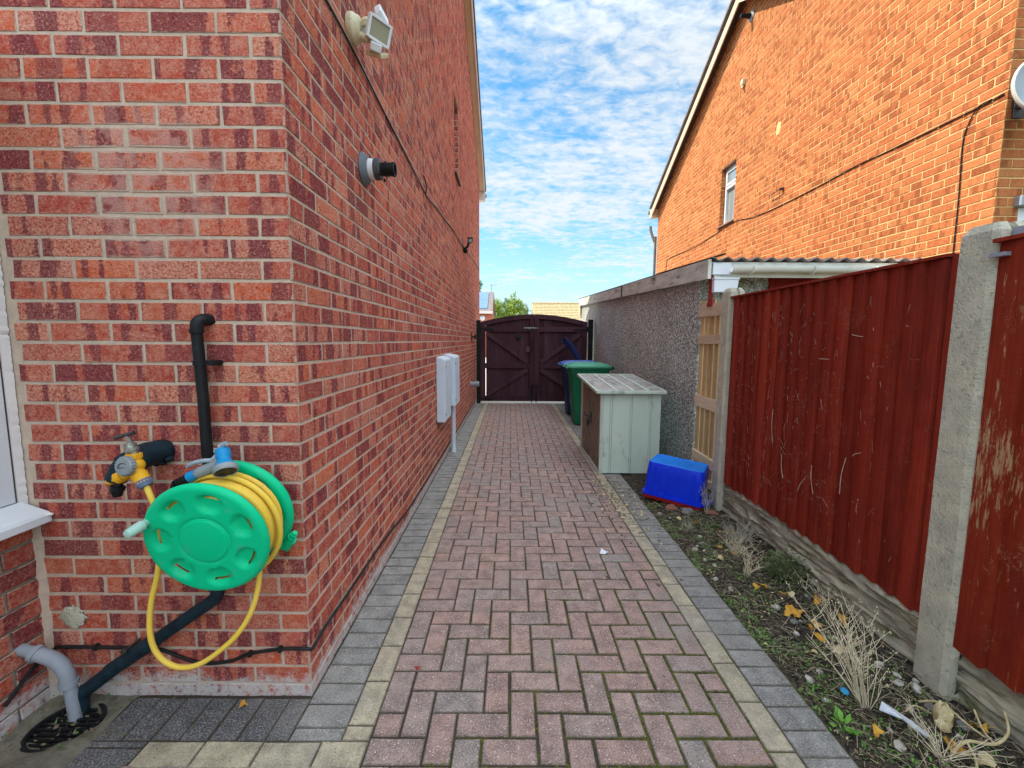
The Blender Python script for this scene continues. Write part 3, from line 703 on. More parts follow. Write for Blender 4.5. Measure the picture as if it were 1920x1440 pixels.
def roof_parts(root, xa, xb, yr, zr, s, ylo, yhi, tiles_mat, barge_x, wall_x, soff_m, barge_m, bz, tile_x, sgn):
    """two slopes, ridge along X, with boxed verge on the passage side. sgn: which way the verge overhangs"""
    def zt(y): return zr - s * abs(y - yr)
    rf = MB()
    X0_, X1_ = min(xa, tile_x), max(xa, tile_x)
    for (y0, y1) in ((ylo, yr), (yr, yhi)):
        up = 0.13
        vs = [(X0_, y0, zt(y0) + up), (X1_, y0, zt(y0) + up), (X1_, y1, zt(y1) + up), (X0_, y1, zt(y1) + up)]
        vs += [(x, y, z + 0.05) for x, y, z in vs]
        rf.add(vs, [(0, 3, 2, 1), (4, 5, 6, 7), (0, 1, 5, 4), (1, 2, 6, 5), (2, 3, 7, 6), (3, 0, 4, 7)])
    roof = rf.build('roof', tiles_mat, root)
    sf = MB(); bb = MB()
    for (y0, y1) in ((ylo, yr), (yr, yhi)):
        vs = [(x, y, zt(y) + dz_) for dz_ in (0.0, 0.02) for (x, y) in ((wall_x, y0), (barge_x, y0), (barge_x, y1), (wall_x, y1))]
        sf.add(vs, [(0, 3, 2, 1), (4, 5, 6, 7), (0, 1, 5, 4), (1, 2, 6, 5), (2, 3, 7, 6), (3, 0, 4, 7)])
        vs = [(x, y, zt(y) + dz_) for dz_ in (bz[0], bz[1]) for (x, y) in ((barge_x, y0), (barge_x + sgn * 0.02, y0), (barge_x + sgn * 0.02, y1), (barge_x, y1))]
        bb.add(vs, [(0, 3, 2, 1), (4, 5, 6, 7), (0, 1, 5, 4), (1, 2, 6, 5), (2, 3, 7, 6), (3, 0, 4, 7)])
    sf.build('soffit', soff_m, root); bb.build('bargeboard', barge_m, root)
    for (y0, sg) in ((yhi, 1), (ylo, -1)):               # boxed eaves ends and gutters
        eb = MB(); wx = wall_x - sgn * 0.02
        xs = sorted((wx, barge_x + sgn * 0.021))
        yy = sorted((y0 - sg * 0.16, y0 + sg * 0.01))
        eb.box((xs[0], yy[0], zt(y0) - 0.12), (xs[1], yy[1], zt(y0) + 0.10))
        eb.build('eaves_box', barge_m, root)
        gt = MB(); xx = sorted((xa, tile_x)); 
        gt.tube([(xx[0], y0 + sg * 0.06, zt(y0) + 0.05), (xx[1], y0 + sg * 0.06, zt(y0) + 0.05)], 0.055, 10); gt.build('gutter', DOWNPIPE, root)
    return roof

# ------------------------------------------------------------------ left house
HL = thing('brick_house', (XL, YC, 0), 'shaded red brick house on the left with pipes and a hose reel on its wall', 'house')
rn = random.Random(5)
YR_L, ZR_L, S_L = 6.2, 7.62, 0.536
def ztl(u): return ZR_L - S_L * abs(u + YC - YR_L)
wl = MB(); WLn = 10.80 - YC
hole = (6.14 - YC, 6.62 - YC, 3.723, 4.773)
courses(wl, (XL, YC, 0), Y3, X3, WLn, ztl, rn, start=1, kmax=104, holes=[hole])
backing(wl, (XL, YC, 0), Y3, X3, WLn, ztl, [YR_L - YC], [hole], 1)
courses(wl, (XL, YC, 0), -X3, -Y3, 1.02, None, rn, start=0, kmax=67)
backing(wl, (XL, YC, 0), -X3, -Y3, 3.2, lambda u: 5.1, [], [], 1)
wl.build('wall', [BRICK, MORTAR], HL)
co = MB()
co.prism([(YC + 0.02, -0.1), (10.79, -0.1), (10.79, ztl(9.22) + 0.05), (YR_L, ZR_L + 0.05), (YC + 0.02, ztl(0.02) + 0.05)], (XL - 0.17, 0, 0), Y3, Z3, -X3, 7.0)
co.box((XL - 0.17, YC + 0.02, -0.1), (XL - 0.02, 6.05, 5.0)); co.box((XL - 0.17, 6.72, -0.1), (XL - 0.02, 10.79, 4.9))
co.build('inner_wall', MORTAR, HL)
window_small(HL, (XL, YC, 0), Y3, X3, *hole, rn, BRICK, MORTAR, SILL_DK, SILL_ST)
roof_parts(HL, -7.9, XL, YR_L, ZR_L, S_L, 1.43, 11.12, TILE, -0.68, XL, BARGE, FASCIA_W, (-0.02, 0.10), -0.635, 1)
# bay beside the camera: low brick wall, window, sill
bw = MB()
courses(bw, (-1.812, YC - 0.012, 0), -Y3, X3, 2.8, None, rn, start=0, kmin=-1, kmax=9, top=0.69)
backing(bw, (-1.812, YC, 0), -Y3, X3, 2.8, lambda u: 0.735, [], [], 1, 0.0145)
bw.build('bay_wall', [BRICK, MORTAR], HL)
bc = MB(); bc.box((-4.5, -1.25, -0.1), (-1.83, YC + 0.01, 0.72)); bc.box((-4.5, -1.25, 0.72), (-1.98, YC + 0.01, 2.32)); bc.box((-4.6, -1.35, 2.32), (-1.78, YC - 0.003, 2.44)); bc.build('bay', FASCIA_W, HL)
wf = MB()
for (y0, y1, z0, z1) in ((1.478, 1.540, 0.80, 2.32), (-1.2, -1.12, 0.80, 2.32), (-1.12, 1.478, 0.80, 0.875), (-1.12, 1.478, 2.245, 2.32), (0.12, 0.20, 0.875, 2.245)):
    wf.box((-1.91, y0, z0), (-1.842, y1, z1))
BW = wf.build('bay_window', WHITE_P, HL, bevel=0.006)
wf = MB()
for (ya, yb) in ((0.20, 1.478), (-1.12, 0.12)):
    for (y0, y1, z0, z1) in ((ya, ya + .05, .875, 2.245), (yb - .05, yb, .875, 2.245), (ya + .05, yb - .05, .875, .925), (ya + .05, yb - .05, 2.195, 2.245)):
        wf.box((-1.93, y0 + .001, z0 + .001), (-1.856, y1 - .001, z1 - .001))
wf.build('sash', WHITE_P, BW, bevel=0.006)
for (ya, yb) in ((0.25, 1.428), (-1.07, 0.07)):
    g = MB().box((-1.90, ya, 0.92), (-1.892, yb, 2.20)); g.build('pane', GLASS_BAY, BW)
sl_ = MB(); sl_.prism([(-1.98, 0.79), (-1.842, 0.798), (-1.742, 0.762), (-1.735, 0.752), (-1.735, 0.722), (-1.755, 0.722), (-1.80, 0.738), (-1.98, 0.738)], (0, -1.2, 0), X3, Z3, Y3, 2.758); sl_.build('bay_sill', WHITE_P, HL, bevel=0.005)
se = MB(); vs = []; nseg = 170                                          # ragged sealant bead between frame and brick
for i in range(nseg + 1):
    z = 0.785 + 1.53 * i / nseg; q = 0.0055 + 0.0025 * fbm((z * 60, 2, 1), 3) + 0.0006 * abs(sin(z * 90 + 3 * sin(z * 17)))
    vs += [(-1.846, 1.545, z), (-1.846 + q * 1.3, 1.545, z), (-1.846 + q * 2.2, 1.558, z), (-1.846 + q * 2.6, 1.567, z)]
se.add(vs, [(i * 4 + k, i * 4 + k + 1, i * 4 + k + 5, i * 4 + k + 4) for i in range(nseg) for k in range(3)], 0, True)
se.blob((-1.768, 1.550, 0.752), 0.04, 0.018, 0.010, 4, 8, 4, 0.25)
se.build('sealant', FASCIA_W, HL)
cl = MB(); vs = []                                                    # fat mortar fillet in the inner corner
for i in range(24):
    z = -0.02 + i * 0.033; q = 0.012 + 0.006 * fbm((z * 20, 1, 1), 3)
    vs += [(-1.812 + q * 1.6, YC + 0.002, z), (-1.812 + q * 0.7, YC - q * 0.8, z), (-1.814, YC - q * 1.5, z)]
cl.add(vs, [(i * 3 + k, i * 3 + k + 1, i * 3 + k + 4, i * 3 + k + 3) for i in range(23) for k in range(2)], 0, True); cl.build('mortar_fillet', MORTAR, HL)
pb = MB(); pb.blob((-1.708, YC - 0.001, 0.325), 0.05, 0.008, 0.045, 8, 12, 6, 0.18); pb.build('mortar_patch', CONC, HL)

# ------------------------------------------------------------------ right house
YR0, YR1 = 3.60, 11.85
HR = thing('brick_house', (XR, YR0, 0), 'sunlit orange brick gable house on the right with a dish and one narrow window', 'house')
rn = random.Random(9)
YRR, ZRR, S_R = 7.72, 7.20, 0.545
def ztr(u): return ZRR - S_R * abs(u + YR0 - YRR)
wr = MB(); hole = (7.83 - YR0, 8.36 - YR0, 3.573, 4.623)
courses(wr, (XR, YR0, 0), Y3, -X3, YR1 - YR0, ztr, rn, start=1, kmin=-1, kmax=100, holes=[hole])
backing(wr, (XR, YR0, 0), Y3, -X3, YR1 - YR0, ztr, [YRR - YR0], [hole], 1, 0.004)
courses(wr, (XR, YR0, 0), X3, -Y3, 6.4, None, rn, start=0, kmin=-1, kmax=66, holes=[(0.20, 1.4, 1.0, 2.60)])
backing(wr, (XR, YR0, 0), X3, -Y3, 6.5, lambda u: 5.0, [], [(0.20, 1.4, 1.0, 2.60)], 1, 0.0052)
wr.build('wall', [BRICK_O, MORTAR_O], HR)
co = MB()
co.prism([(YR0 + 0.2, -0.1), (YR1 - 0.02, -0.1), (YR1 - 0.02, ztr(8.2)), (YRR, ZRR + 0.05), (YR0 + 0.2, ztr(0.1))], (XR + 0.17, 0, 0), Y3, Z3, X3, 6.5)
co.box((XR + 0.02, YR0 + 0.02, 0), (XR + 0.19, 7.74, 4.9)); co.box((XR + 0.02, 8.45, 0), (XR + 0.17, YR1 - 0.02, 4.8))
co.build('inner_wall', MORTAR_O, HR)
window_small(HR, (XR, YR0, 0), Y3, -X3, *hole, rn, BRICK_O, MORTAR_O, SILL_ST, SILL_ST)
roof_parts(HR, 10.6, XR, YRR, ZRR, S_R, 3.42, 12.02, TILE, 3.80, XR, SOFFIT_D, BARGE, (-0.15, 0.02), 3.755, -1)
fw = MB()                                                             # white window by the corner
for (x0, x1, z0, z1) in ((4.155, 4.225, 1.0, 2.52), (4.225, 5.3, 2.44, 2.52), (4.225, 5.3, 1.0, 1.08), (4.60, 4.66, 1.08, 2.44)):
    fw.box((x0, YR0 + 0.012, z0), (x1, YR0 + 0.07, z1))
FW = fw.build('window', WHITE_P, HR, bevel=0.006)
MB().box((4.225, YR0 + .04, 1.08), (4.6, YR0 + .048, 2.44)).build('pane', GLASS_BAY, FW)
MB().box((4.66, YR0 + .04, 1.08), (5.3, YR0 + .048, 2.44)).build('pane', GLASS_BAY, FW)
MB().box((4.11, YR0 - .05, 2.52), (5.4, YR0 + .05, 2.60)).build('window_head', DISH, HR, bevel=0.006)
dp = MB(); dp.tube(smooth_path([(3.80, 11.98, 4.52), (3.80, 11.97, 4.42), (3.86, 11.93, 4.2), (3.91, 11.90, 4.06), (3.915, 11.90, 3.9), (3.915, 11.90, 0.0)], 5), 0.036, 10); dp.build('downpipe', DOWNPIPE, HR)
def ring_plate(mb, c, N, r0, r1, h, n=20): mb.lathe([(0, 0), (r0, 0), (r1, h * 0.3), (r1 * 0.7, h), (0, h)], c, N, n)
v = MB(); v.lathe([(0.0, 0), (0.075, 0.0), (0.08, 0.01), (0.05, 0.03), (0, 0.03)], (XR, 7.59, 6.754), -X3, 18); FV = v.build('flue_collar', DISH, HR)
v = MB(); v.lathe([(0.0, 0.031), (0.04, 0.031), (0.045, 0.05), (0.034, 0.07), (0.034, 0.17), (0.03, 0.19), (0, 0.19)], (XR, 7.59, 6.754), -X3, 16); v.build('flue_pipe', BLACK_P, FV)
v = MB(); v.box((XR - 0.05, 7.68, 5.75), (XR + 0.01, 7.75, 5.84)); v.tube([(XR - .02, 7.715, 5.75), (XR - .045, 7.7, 5.69)], 0.018, 8); v.build('vent_terminal', CREAM_P, HR, bevel=0.01)
v = MB(); v.blob((XR + 0.002, 6.644, 4.545), 0.012, 0.055, 0.10, 4, 12, 8, 0.2); v.build('mortar_patch', MORTAR_O, HR)
v = MB(); v.tube([(XR, 6.43, 3.63), (XR - 0.05, 6.44, 3.62)], 0.02, 8); v.tube(smooth_path([(XR - .05, 6.44, 3.62), (XR - .06, 6.55, 3.605), (XR - .05, 6.70, 3.60)], 4), 0.006, 6); v.tube([(XR - .05, 6.44, 3.62), (XR - .03, 6.46, 3.42)], 0.004, 5); v.build('wall_bracket', STEEL_D, HR)

# cables on the right house
cb = MB(); cpts = [(3.62, 3.40), (3.80, 3.392), (4.47, 3.40), (5.14, 3.416), (6.05, 3.396), (7.07, 3.42), (7.73, 3.515), (8.51, 3.474), (9.48, 3.425), (10.88, 3.461), (11.05, 3.30), (11.08, 3.0)]
cb.tube(smooth_path([(XR - 0.008, y, z) for y, z in cpts], 6), 0.0055, 6)
tag(cb.build('cable', CABLE_B), 'long black cable running across the sunlit orange brick gable to the dish', 'cable')
cb = MB(); cb.tube(smooth_path([(XR - 0.014, 3.70, 3.40), (XR - 0.012, 3.80, 3.395), (XR - 0.008, 3.87, 3.30), (XR - 0.008, 3.905, 3.139), (XR - 0.008, 3.89, 2.687), (XR - 0.008, 3.885, 2.0)], 6), 0.005, 6)
tag(cb.build('cable', CABLE_B), 'black cable dropping straight down the orange gable near its front corner', 'cable')
# satellite dish
sd = thing('satellite_dish', (4.02, 3.56, 3.30), 'grey satellite dish on the front corner of the sunlit orange house', 'satellite dish')
dn = Vector((-0.22, -0.95, 0.18)).normalized(); dc = Vector((4.005, 3.34, 3.33))
d_ = MB(); d_.lathe([(0.0, -0.055), (0.10, -0.045), (0.19, -0.012), (0.238, 0.0), (0.243, 0.004), (0.243, -0.012)], dc, dn, 40); d_.build('reflector', DISH, sd)
d_ = MB(); d_.lathe([(0.243, 0.005), (0.253, 0.003), (0.256, -0.008), (0.250, -0.022), (0.243, -0.014), (0.243, 0.005)], dc, dn, 40); d_.build('rim', DISH_RIM, sd)
d_ = MB(); d_.tube([dc - dn * 0.06, (4.03, 3.50, 3.30), (4.04, 3.59, 3.28)], 0.02, 8); d_.box((4.0, 3.585, 3.2), (4.08, 3.60, 3.36)); d_.build('mount', STEEL_D, sd)
d_ = MB(); d_.tube([dc + Vector((0, -0.01, -0.24)), dc + dn * 0.3 + Vector((0, 0, -0.12))], 0.009, 8); d_.tube([dc + dn * 0.3 + Vector((0, 0, -0.14)), dc + dn * 0.26 + Vector((0, 0, -0.06))], 0.026, 10); d_.build('receiver_arm', STEEL_D, sd)

# ================================================================== things on the left house
def lpath(pts): return smooth_path(pts, 6)
# floodlight
LP = Vector((XL, 2.235, 2.915))
fl = thing('floodlight', LP, 'old cream floodlight with a motion sensor high on the left brick wall', 'floodlight')
m = MB(); m.lathe([(0, 0), (0.062, 0), (0.066, 0.008), (0.066, 0.026), (0.058, 0.036), (0.052, 0.052), (0.030, 0.058), (0, 0.058)], LP, X3, 28); m.build('wall_base', CREAM_P, fl)
gN = Vector((0.74, -0.55, -0.36)).normalized()           # the lamp looks down the path
gR = gN.cross(Z3).normalized(); gU = gR.cross(gN).normalized()
lc = Vector((-0.652, 2.235, 2.905))
def lp(a, b, c): return lc + (gR * a + gU * b + gN * c) * 0.80
m = MB(); m.tube(lpath([LP + Vector((0.055, 0.0, 0.02)), LP + Vector((0.09, -0.005, 0.035)), lp(-0.07, 0.02, -0.05)]), 0.014, 10); m.tube([lp(-0.085, 0.0, -0.03), lp(0.085, 0.0, -0.03)], 0.010, 8); m.tube([LP + Vector((.05, 0, -.03)), LP + Vector((.09, -.01, -.05))], 0.02, 10); m.build('arm', CREAM_P, fl)
m = MB()
def frust(m, w0, h0, c0, w1, h1, c1, mi=0):
    vs = [lp(i * w0, j * h0, c0) for i, j in ((-1, -1), (1, -1), (1, 1), (-1, 1))] + [lp(i * w1, j * h1, c1) for i, j in ((-1, -1), (1, -1), (1, 1), (-1, 1))]
    m.add(vs, [(0, 3, 2, 1), (4, 5, 6, 7), (0, 1, 5, 4), (1, 2, 6, 5), (2, 3, 7, 6), (3, 0, 4, 7)], mi)
frust(m, 0.042, 0.034, -0.075, 0.072, 0.055, -0.01); frust(m, 0.078, 0.061, -0.01, 0.078, 0.061, 0.006)
for k in range(7):                                       # cooling ribs
    a = -0.045 + k * 0.015; m.bar(lp(a, -0.03, -0.078), lp(a, 0.03, -0.078), 0.004, 0.018, gN)
head = m.build('lamp_head', WHITE_P, fl, bevel=0.004)
m = MB()
for i in (-1, 1):
    m.bar(lp(i * 0.072, -0.061, 0.012), lp(i * 0.072, 0.061, 0.012), 0.012, 0.012, gN); m.bar(lp(-0.066, i * 0.055, 0.012), lp(0.066, i * 0.055, 0.012), 0.012, 0.012, gN)
m.build('lamp_rim', WHITE_P, head, bevel=0.002)
m = MB(); frust(m, 0.066, 0.049, 0.007, 0.066, 0.049, 0.010); m.build('lamp_glass', LAMPGLASS, head)
m = MB(); m.bar(lp(-0.03, 0.075, -0.03), lp(-0.06, 0.125, -0.10), 0.075, 0.035, gN); m.build('terminal_cover', WHITE_P, fl, bevel=0.006)
m = MB(); m.bar(lp(0.0, -0.085, -0.005), lp(0.03, -0.10, 0.055), 0.052, 0.036, gU); m.tube([lp(-.01, -.06, -.01), lp(.0, -.09, 0)], 0.012, 8); m.build('motion_sensor', WHITE_P, fl, bevel=0.006)
m = MB(); m.bar(lp(-0.075, -0.085, -0.05), lp(0.0, -0.125, -0.01), 0.085, 0.020, gU); m.build('sensor_cowl', CREAM_P, fl, bevel=0.004)
# boiler flue
fo = Vector((XL, 2.372, 2.315))
bf = thing('boiler_flue', fo, 'short black boiler flue with grey collar and white band on left wall', 'flue')
m = MB(); m.lathe([(0, 0), (0.082, 0), (0.084, 0.006), (0.074, 0.020), (0.056, 0.034), (0, 0.034)], fo, X3, 36); m.build('collar', gm('rubber_collar', (0.10, 0.115, 0.13), (0.16, 0.175, 0.19), 12, 0.6, 0.1), bf)
m = MB(); m.lathe([(0, 0.034), (0.052, 0.034), (0.052, 0.064), (0, 0.064)], fo, X3, 32); m.build('band', WHITE_P, bf, bevel=0.002)
m = MB(); m.lathe([(0, 0.064), (0.054, 0.064), (0.055, 0.070), (0.053, 0.092), (0.046, 0.096), (0, 0.096)], fo, X3, 32); m.build('clamp', gm('dark_clamp', (0.05, 0.055, 0.065), (0.08, 0.085, 0.09), 12, 0.5, 0.1), bf)
m = MB(); m.lathe([(0.030, 0.096), (0.034, 0.096), (0.034, 0.118), (0.041, 0.120), (0.041, 0.126), (0.034, 0.128), (0.034, 0.156), (0.037, 0.158), (0.037, 0.170), (0.031, 0.170), (0.028, 0.140), (0.028, 0.10)], fo, X3, 28)
for q in (-1, 1): m.tube([fo + Vector((0.1, 0.04 * q, -0.035)), fo + Vector((0.1, 0.05 * q, -0.045))], 0.006, 6)
m.build('flue_tube', BLACK_P, bf)
# security camera
so_ = Vector((XL, 7.15, 2.96))
sc = thing('security_camera', so_, 'small black security camera high on the far end of left wall', 'camera')
m = MB(); m.lathe([(0, 0), (0.05, 0), (0.045, 0.02), (0, 0.02)], so_ + Vector((0, .02, -.06)), X3, 18); m.tube(lpath([so_ + Vector((0.02, 0.02, -.06)), so_ + Vector((0.07, 0, -.03)), so_ + Vector((0.09, -.02, 0.02))]), 0.018, 8); m.blob(so_ + Vector((.045, 0, -.10)), .035, .03, .035, 2); m.build('bracket', BLACK_P, sc)
m = MB(); m.tube([so_ + Vector((0.10, 0.10, 0.075)), so_ + Vector((0.13, -0.10, 0.045))], 0.042, 16); m.bar(so_ + Vector((0.10, 0.11, 0.12)), so_ + Vector((0.135, -0.14, 0.085)), 0.09, 0.008); m.build('camera_body', STEEL_D, sc)
m = MB(); m.tube([so_ + Vector((0.13, -0.101, 0.045)), so_ + Vector((0.132, -0.112, 0.043))], 0.03, 16); m.build('lens', GLASS, sc)
# cable pair along the wall
cp_ = [(1.60, 2.85), (1.965, 2.846), (2.257, 2.842), (2.785, 2.811), (3.318, 2.79), (4.118, 2.756), (4.6, 2.80), (5.256, 2.84), (5.9, 2.90), (6.911, 2.935), (7.9, 2.99), (9.404, 3.10), (10.7, 3.15)]
m = MB(); m.tube(lpath([(XL + 0.006, y, z) for y, z in cp_]), 0.0042, 6); tag(m.build('cable', CABLE_W), 'pale cable clipped along the left brick wall, the upper of a pair', 'cable')
m = MB(); m.tube(lpath([(XL + 0.007, y, z - 0.020 - 0.008 * sin(y * 2.0)) for y, z in cp_]), 0.0042, 6)
m.tube(lpath([(XL + 0.006, 4.05, 2.74), (XL + 0.02, 4.0, 2.80), (XL + 0.006, 3.96, 2.87)]), 0.006, 6)
tag(m.build('cable', CABLE_B), 'black cable sagging just below the pale cable on the left brick wall', 'cable')
# low cable round the corner
m = MB(); g = 0.008
lowp = [(-1.806, 1.40, 0.10), (-1.803, 1.50, 0.17), (-1.79, YC - g, 0.195), (-1.748, YC - g, 0.207), (-1.477, YC - g, 0.203), (-1.373, YC - g, 0.197), (-1.231, YC - g, 0.143), (-1.104, YC - g, 0.148), (-1.018, YC - g, 0.182), (-0.892, YC - g, 0.201), (-0.80, YC - g, 0.202), (XL + g, 1.585, 0.19), (XL + g, 1.69, 0.20), (XL + g, 2.13, 0.186), (XL + g, 2.56, 0.171), (XL + g, 3.1, 0.12), (XL + g, 3.9, 0.10), (XL + g, 4.86, 0.095), (XL + g, 7.0, 0.09), (XL + g, 9.3, 0.08)]
m.tube(lpath(lowp), 0.0068, 8)
for x, z in ((-1.62, 0.207), (-1.02, 0.18), (-0.9, 0.2)): m.box((x - 0.006, YC - 0.018, z - 0.009), (x + 0.006, YC, z + 0.012))
tag(m.build('cable', CABLE_B), 'thin black cable running low round the corner of the red brick house', 'cable')
# meter boxes
def meter_box(y0, y1, z0, z1, dpt, label, slope):
    o = thing('meter_box', (XL, (y0 + y1) / 2, z0), label, 'meter box', 'white meter boxes on the left wall')
    m = MB(); m.prism([(0, z0 + slope), (dpt, z0), (dpt, z1 - 0.012), (dpt * 0.8, z1), (0, z1 + 0.02)], (XL, y0, 0), X3, Z3, Y3, y1 - y0); m.build('body', METERBOX, o, bevel=0.008)
    m = MB(); m.box((XL + dpt, y0 + 0.012, z0 + 0.014), (XL + dpt + 0.006, y1 - 0.012, z1 - 0.022)); d = m.build('door', METERBOX, o, bevel=0.003)
    for z in (z0 + 0.08, z1 - 0.09): MB().box((XL + dpt + 0.006, y0 + 0.03, z - 0.012), (XL + dpt + 0.010, y0 + 0.045, z + 0.012)).build('latch', STEEL_D, d)
    return o
meter_box(4.50, 4.93, 0.53, 1.215, 0.09, 'taller nearer white meter box on the brick wall, hanging lower', 0.0)
meter_box(5.00, 5.44, 0.62, 1.225, 0.13, 'shorter farther white meter box with a conduit dropping from its base', 0.05)
m = MB(); m.tube([(XL + 0.07, 5.29, 0.66), (XL + 0.07, 5.29, 0.02), (XL + 0.07, 5.29, -0.01)], 0.028, 14)
m.tube([(XL + .07, 5.29, 0.05), (XL + .07, 5.29, -0.01)], 0.033, 14)
tag(m.build('conduit', METERBOX), 'white vertical conduit under the farther meter box down to the path', 'pipe')
m = MB(); m.tube([(XL, 8.34, 0.55), (XL + 0.13, 8.34, 0.55)], 0.045, 18); m.tube([(XL + 0.10, 8.34, 0.55), (XL + 0.17, 8.34, 0.55)], 0.053, 18); m.lathe([(0, 0), (0.07, 0), (0.07, 0.012), (0, 0.012)], (XL, 8.34, 0.55), X3, 18)
tag(m.build('waste_pipe', GREY_P), 'short grey pipe stub poking from the left wall beside the gate', 'pipe')
m = MB(); m.box((XL, 8.54, 1.36), (XL + 0.012, 8.60, 1.58)); m.box((XL + .012, 8.555, 1.46), (XL + 0.09, 8.585, 1.49)); m.tube([(XL + .08, 8.57, 1.43), (XL + .08, 8.57, 1.53)], 0.014, 8)
tag(m.build('gate_stay', BLACK_P), 'black iron gate stay on the left wall just before the gate', 'bracket')

# waste pipe, drain
wo = thing('waste_pipe', (-1.64, 1.50, 0), 'long black waste pipe bent behind the hose reel and down to the drain', 'pipe')
m = MB(); m.tube([(-1.117, 1.526, 1.44), (-1.110, 1.526, 1.2), (-1.105, 1.524, 0.62)], 0.0186, 18); m.build('pipe', BLACK_P, wo)
m = MB(); m.tube(lpath([(-1.097, YC + 0.01, 1.481), (-1.105, 1.548, 1.482), (-1.114, 1.530, 1.470), (-1.117, 1.526, 1.44)]), 0.0212, 18); m.tube([(-1.117, 1.526, 1.446), (-1.1165, 1.526, 1.434)], 0.0232, 18); m.build('elbow', BLACK_P, wo)
m = MB(); m.tube([(-1.1145, 1.526, 1.337), (-1.1142, 1.526, 1.318)], 0.0215, 18); m.box((-1.10, 1.522, 1.319), (-1.064, 1.535, 1.336)); m.tube([(-1.068, 1.520, 1.3275), (-1.068, YC, 1.3275)], 0.0105, 12); m.build('clip', BLACK_P, wo)
m = MB(); m.tube(lpath([(-1.105, 1.522, 0.66), (-1.102, 1.522, 0.50), (-1.106, 1.522, 0.455), (-1.125, 1.522, 0.428), (-1.20, 1.521, 0.375), (-1.36, 1.518, 0.262), (-1.508, 1.514, 0.16)]), 0.0235, 18); m.tube([(-1.35, 1.518, 0.27), (-1.53, 1.512, 0.145)], 0.0275, 18); m.tube(lpath([(-1.50, 1.514, 0.165), (-1.60, 1.508, 0.088), (-1.632, 1.503, 0.06), (-1.642, 1.499, 0.0), (-1.645, 1.497, -0.05)]), 0.0255, 18); m.build('lower_run', DKBLUE_FOAM, wo)
m = MB(); m.tube([(-1.455, YC, 0.235), (-1.455, 1.50, 0.235)], 0.006, 8); m.blob((-1.455, 1.498, 0.236), 0.013, 0.008, 0.013, 1); m.build('fixing_screw', STEEL_D, wo)
go_ = thing('waste_pipe', (-1.65, 1.478, 0), 'stubby grey waste pipe with an elbow entering the drain by the low wall', 'pipe')
m = MB(); m.tube([(-1.84, 1.478, 0.268), (-1.745, 1.478, 0.237)], 0.0205, 18); m.build('stub', GREY_P, go_)
m = MB(); m.tube([(-1.652, 1.478, 0.15), (-1.640, 1.478, -0.03)], 0.0205, 18); m.build('pipe', GREY_P, go_)
m = MB(); m.tube(lpath([(-1.765, 1.478, 0.243), (-1.715, 1.478, 0.227), (-1.675, 1.478, 0.198), (-1.656, 1.478, 0.15), (-1.654, 1.478, 0.125)]), 0.0245, 18)
m.tube([(-1.772, 1.478, 0.246), (-1.755, 1.478, 0.240)], 0.0295, 18); m.tube([(-1.6545, 1.478, 0.134), (-1.6535, 1.478, 0.116)], 0.0295, 18); m.build('elbow', GREY_P, go_)
dg = thing('drain_gully', (-1.64, 1.445, 0), 'black slotted drain gully in the corner under the two waste pipes', 'drain')
m = MB(); dcn = Vector((-1.637, 1.437, -0.012)); m.lathe([(0.112, -0.05), (0.112, 0.002), (0.104, 0.008), (0.096, 0.004), (0.094, -0.05)], dcn, Z3, 36); m.build('rim', BLACK_P, dg)
m = MB()
for k in range(-4, 5):
    a = k * 0.021; hw = sqrt(max(0, 0.095 ** 2 - a * a)); m.bar(dcn + Vector((-hw, a - 0.01, -0.006)), dcn + Vector((hw, a - 0.01, -0.006)), 0.009, 0.012)
m.bar(dcn + Vector((0, -0.095, -0.01)), dcn + Vector((0, 0.095, -0.01)), 0.010, 0.012)
m.build('grate', BLACK_P, dg, bevel=0.002)
MB().lathe([(0, -0.045), (0.1, -0.045)], dcn, Z3, 20).build('sump', SOIL, dg)

# ------------------------------------------------------------------ tap and connector
to = thing('garden_tap', (-1.31, YC, 0.98), 'old outdoor tap in a dark sleeve with a small T handle, left of the reel', 'tap')
m = MB(); m.tube(lpath([(-1.302, YC + 0.004, 0.995), (-1.308, 1.51, 0.998), (-1.318, 1.46, 0.988), (-1.325, 1.425, 0.975)]), [0.043] * 6 + [0.044] * 6 + [0.042] * 6 + [0.034], 22)
m.tube(lpath([(-1.325, 1.437, 0.985), (-1.342, 1.425, 0.955), (-1.352, 1.420, 0.925)]), [0.034] * 6 + [0.031] * 6 + [0.018], 18)
for q in range(6): m.blob((-1.302 + 0.034 * cos(q), YC - 0.02, 0.968 + 0.02 * sin(q * 2)), 0.013, 0.016, 0.012, q)
m.build('insulation_sleeve', DKBLUE_FOAM, to)
m = MB(); m.tube([(-1.290, 1.425, 1.020), (-1.290, 1.425, 1.058)], 0.013, 14)
m.lathe([(0, 0), (0.019, 0), (0.021, 0.004), (0.021, 0.010), (0.016, 0.014), (0.016, 0.022), (0.013, 0.026), (0.013, 0.034), (0, 0.036)], (-1.290, 1.425, 1.028), Vector((-0.25, -0.1, 1)), 18)
m.tube([(-1.295, 1.424, 1.06), (-1.303, 1.422, 1.084)], 0.006, 8); m.build('valve', BRASS, to)
m = MB(); m.tube([(-1.341, 1.420, 1.077), (-1.330, 1.420, 1.080), (-1.310, 1.421, 1.086), (-1.290, 1.422, 1.092), (-1.277, 1.422, 1.095)], [0.0075, 0.006, 0.0065, 0.006, 0.0078], 10); m.build('tap_handle', STEEL_D, to)
m = MB(); m.tube([(-1.283, 1.424, 1.03), (-1.283, 1.421, 1.010)], 0.0125, 14); m.build('spout', BRASS, to)
tc = thing('tap_connector', (-1.275, 1.41, 0.95), 'yellow two-way tap connector with a round grey knob, below the tap', 'hose connector')
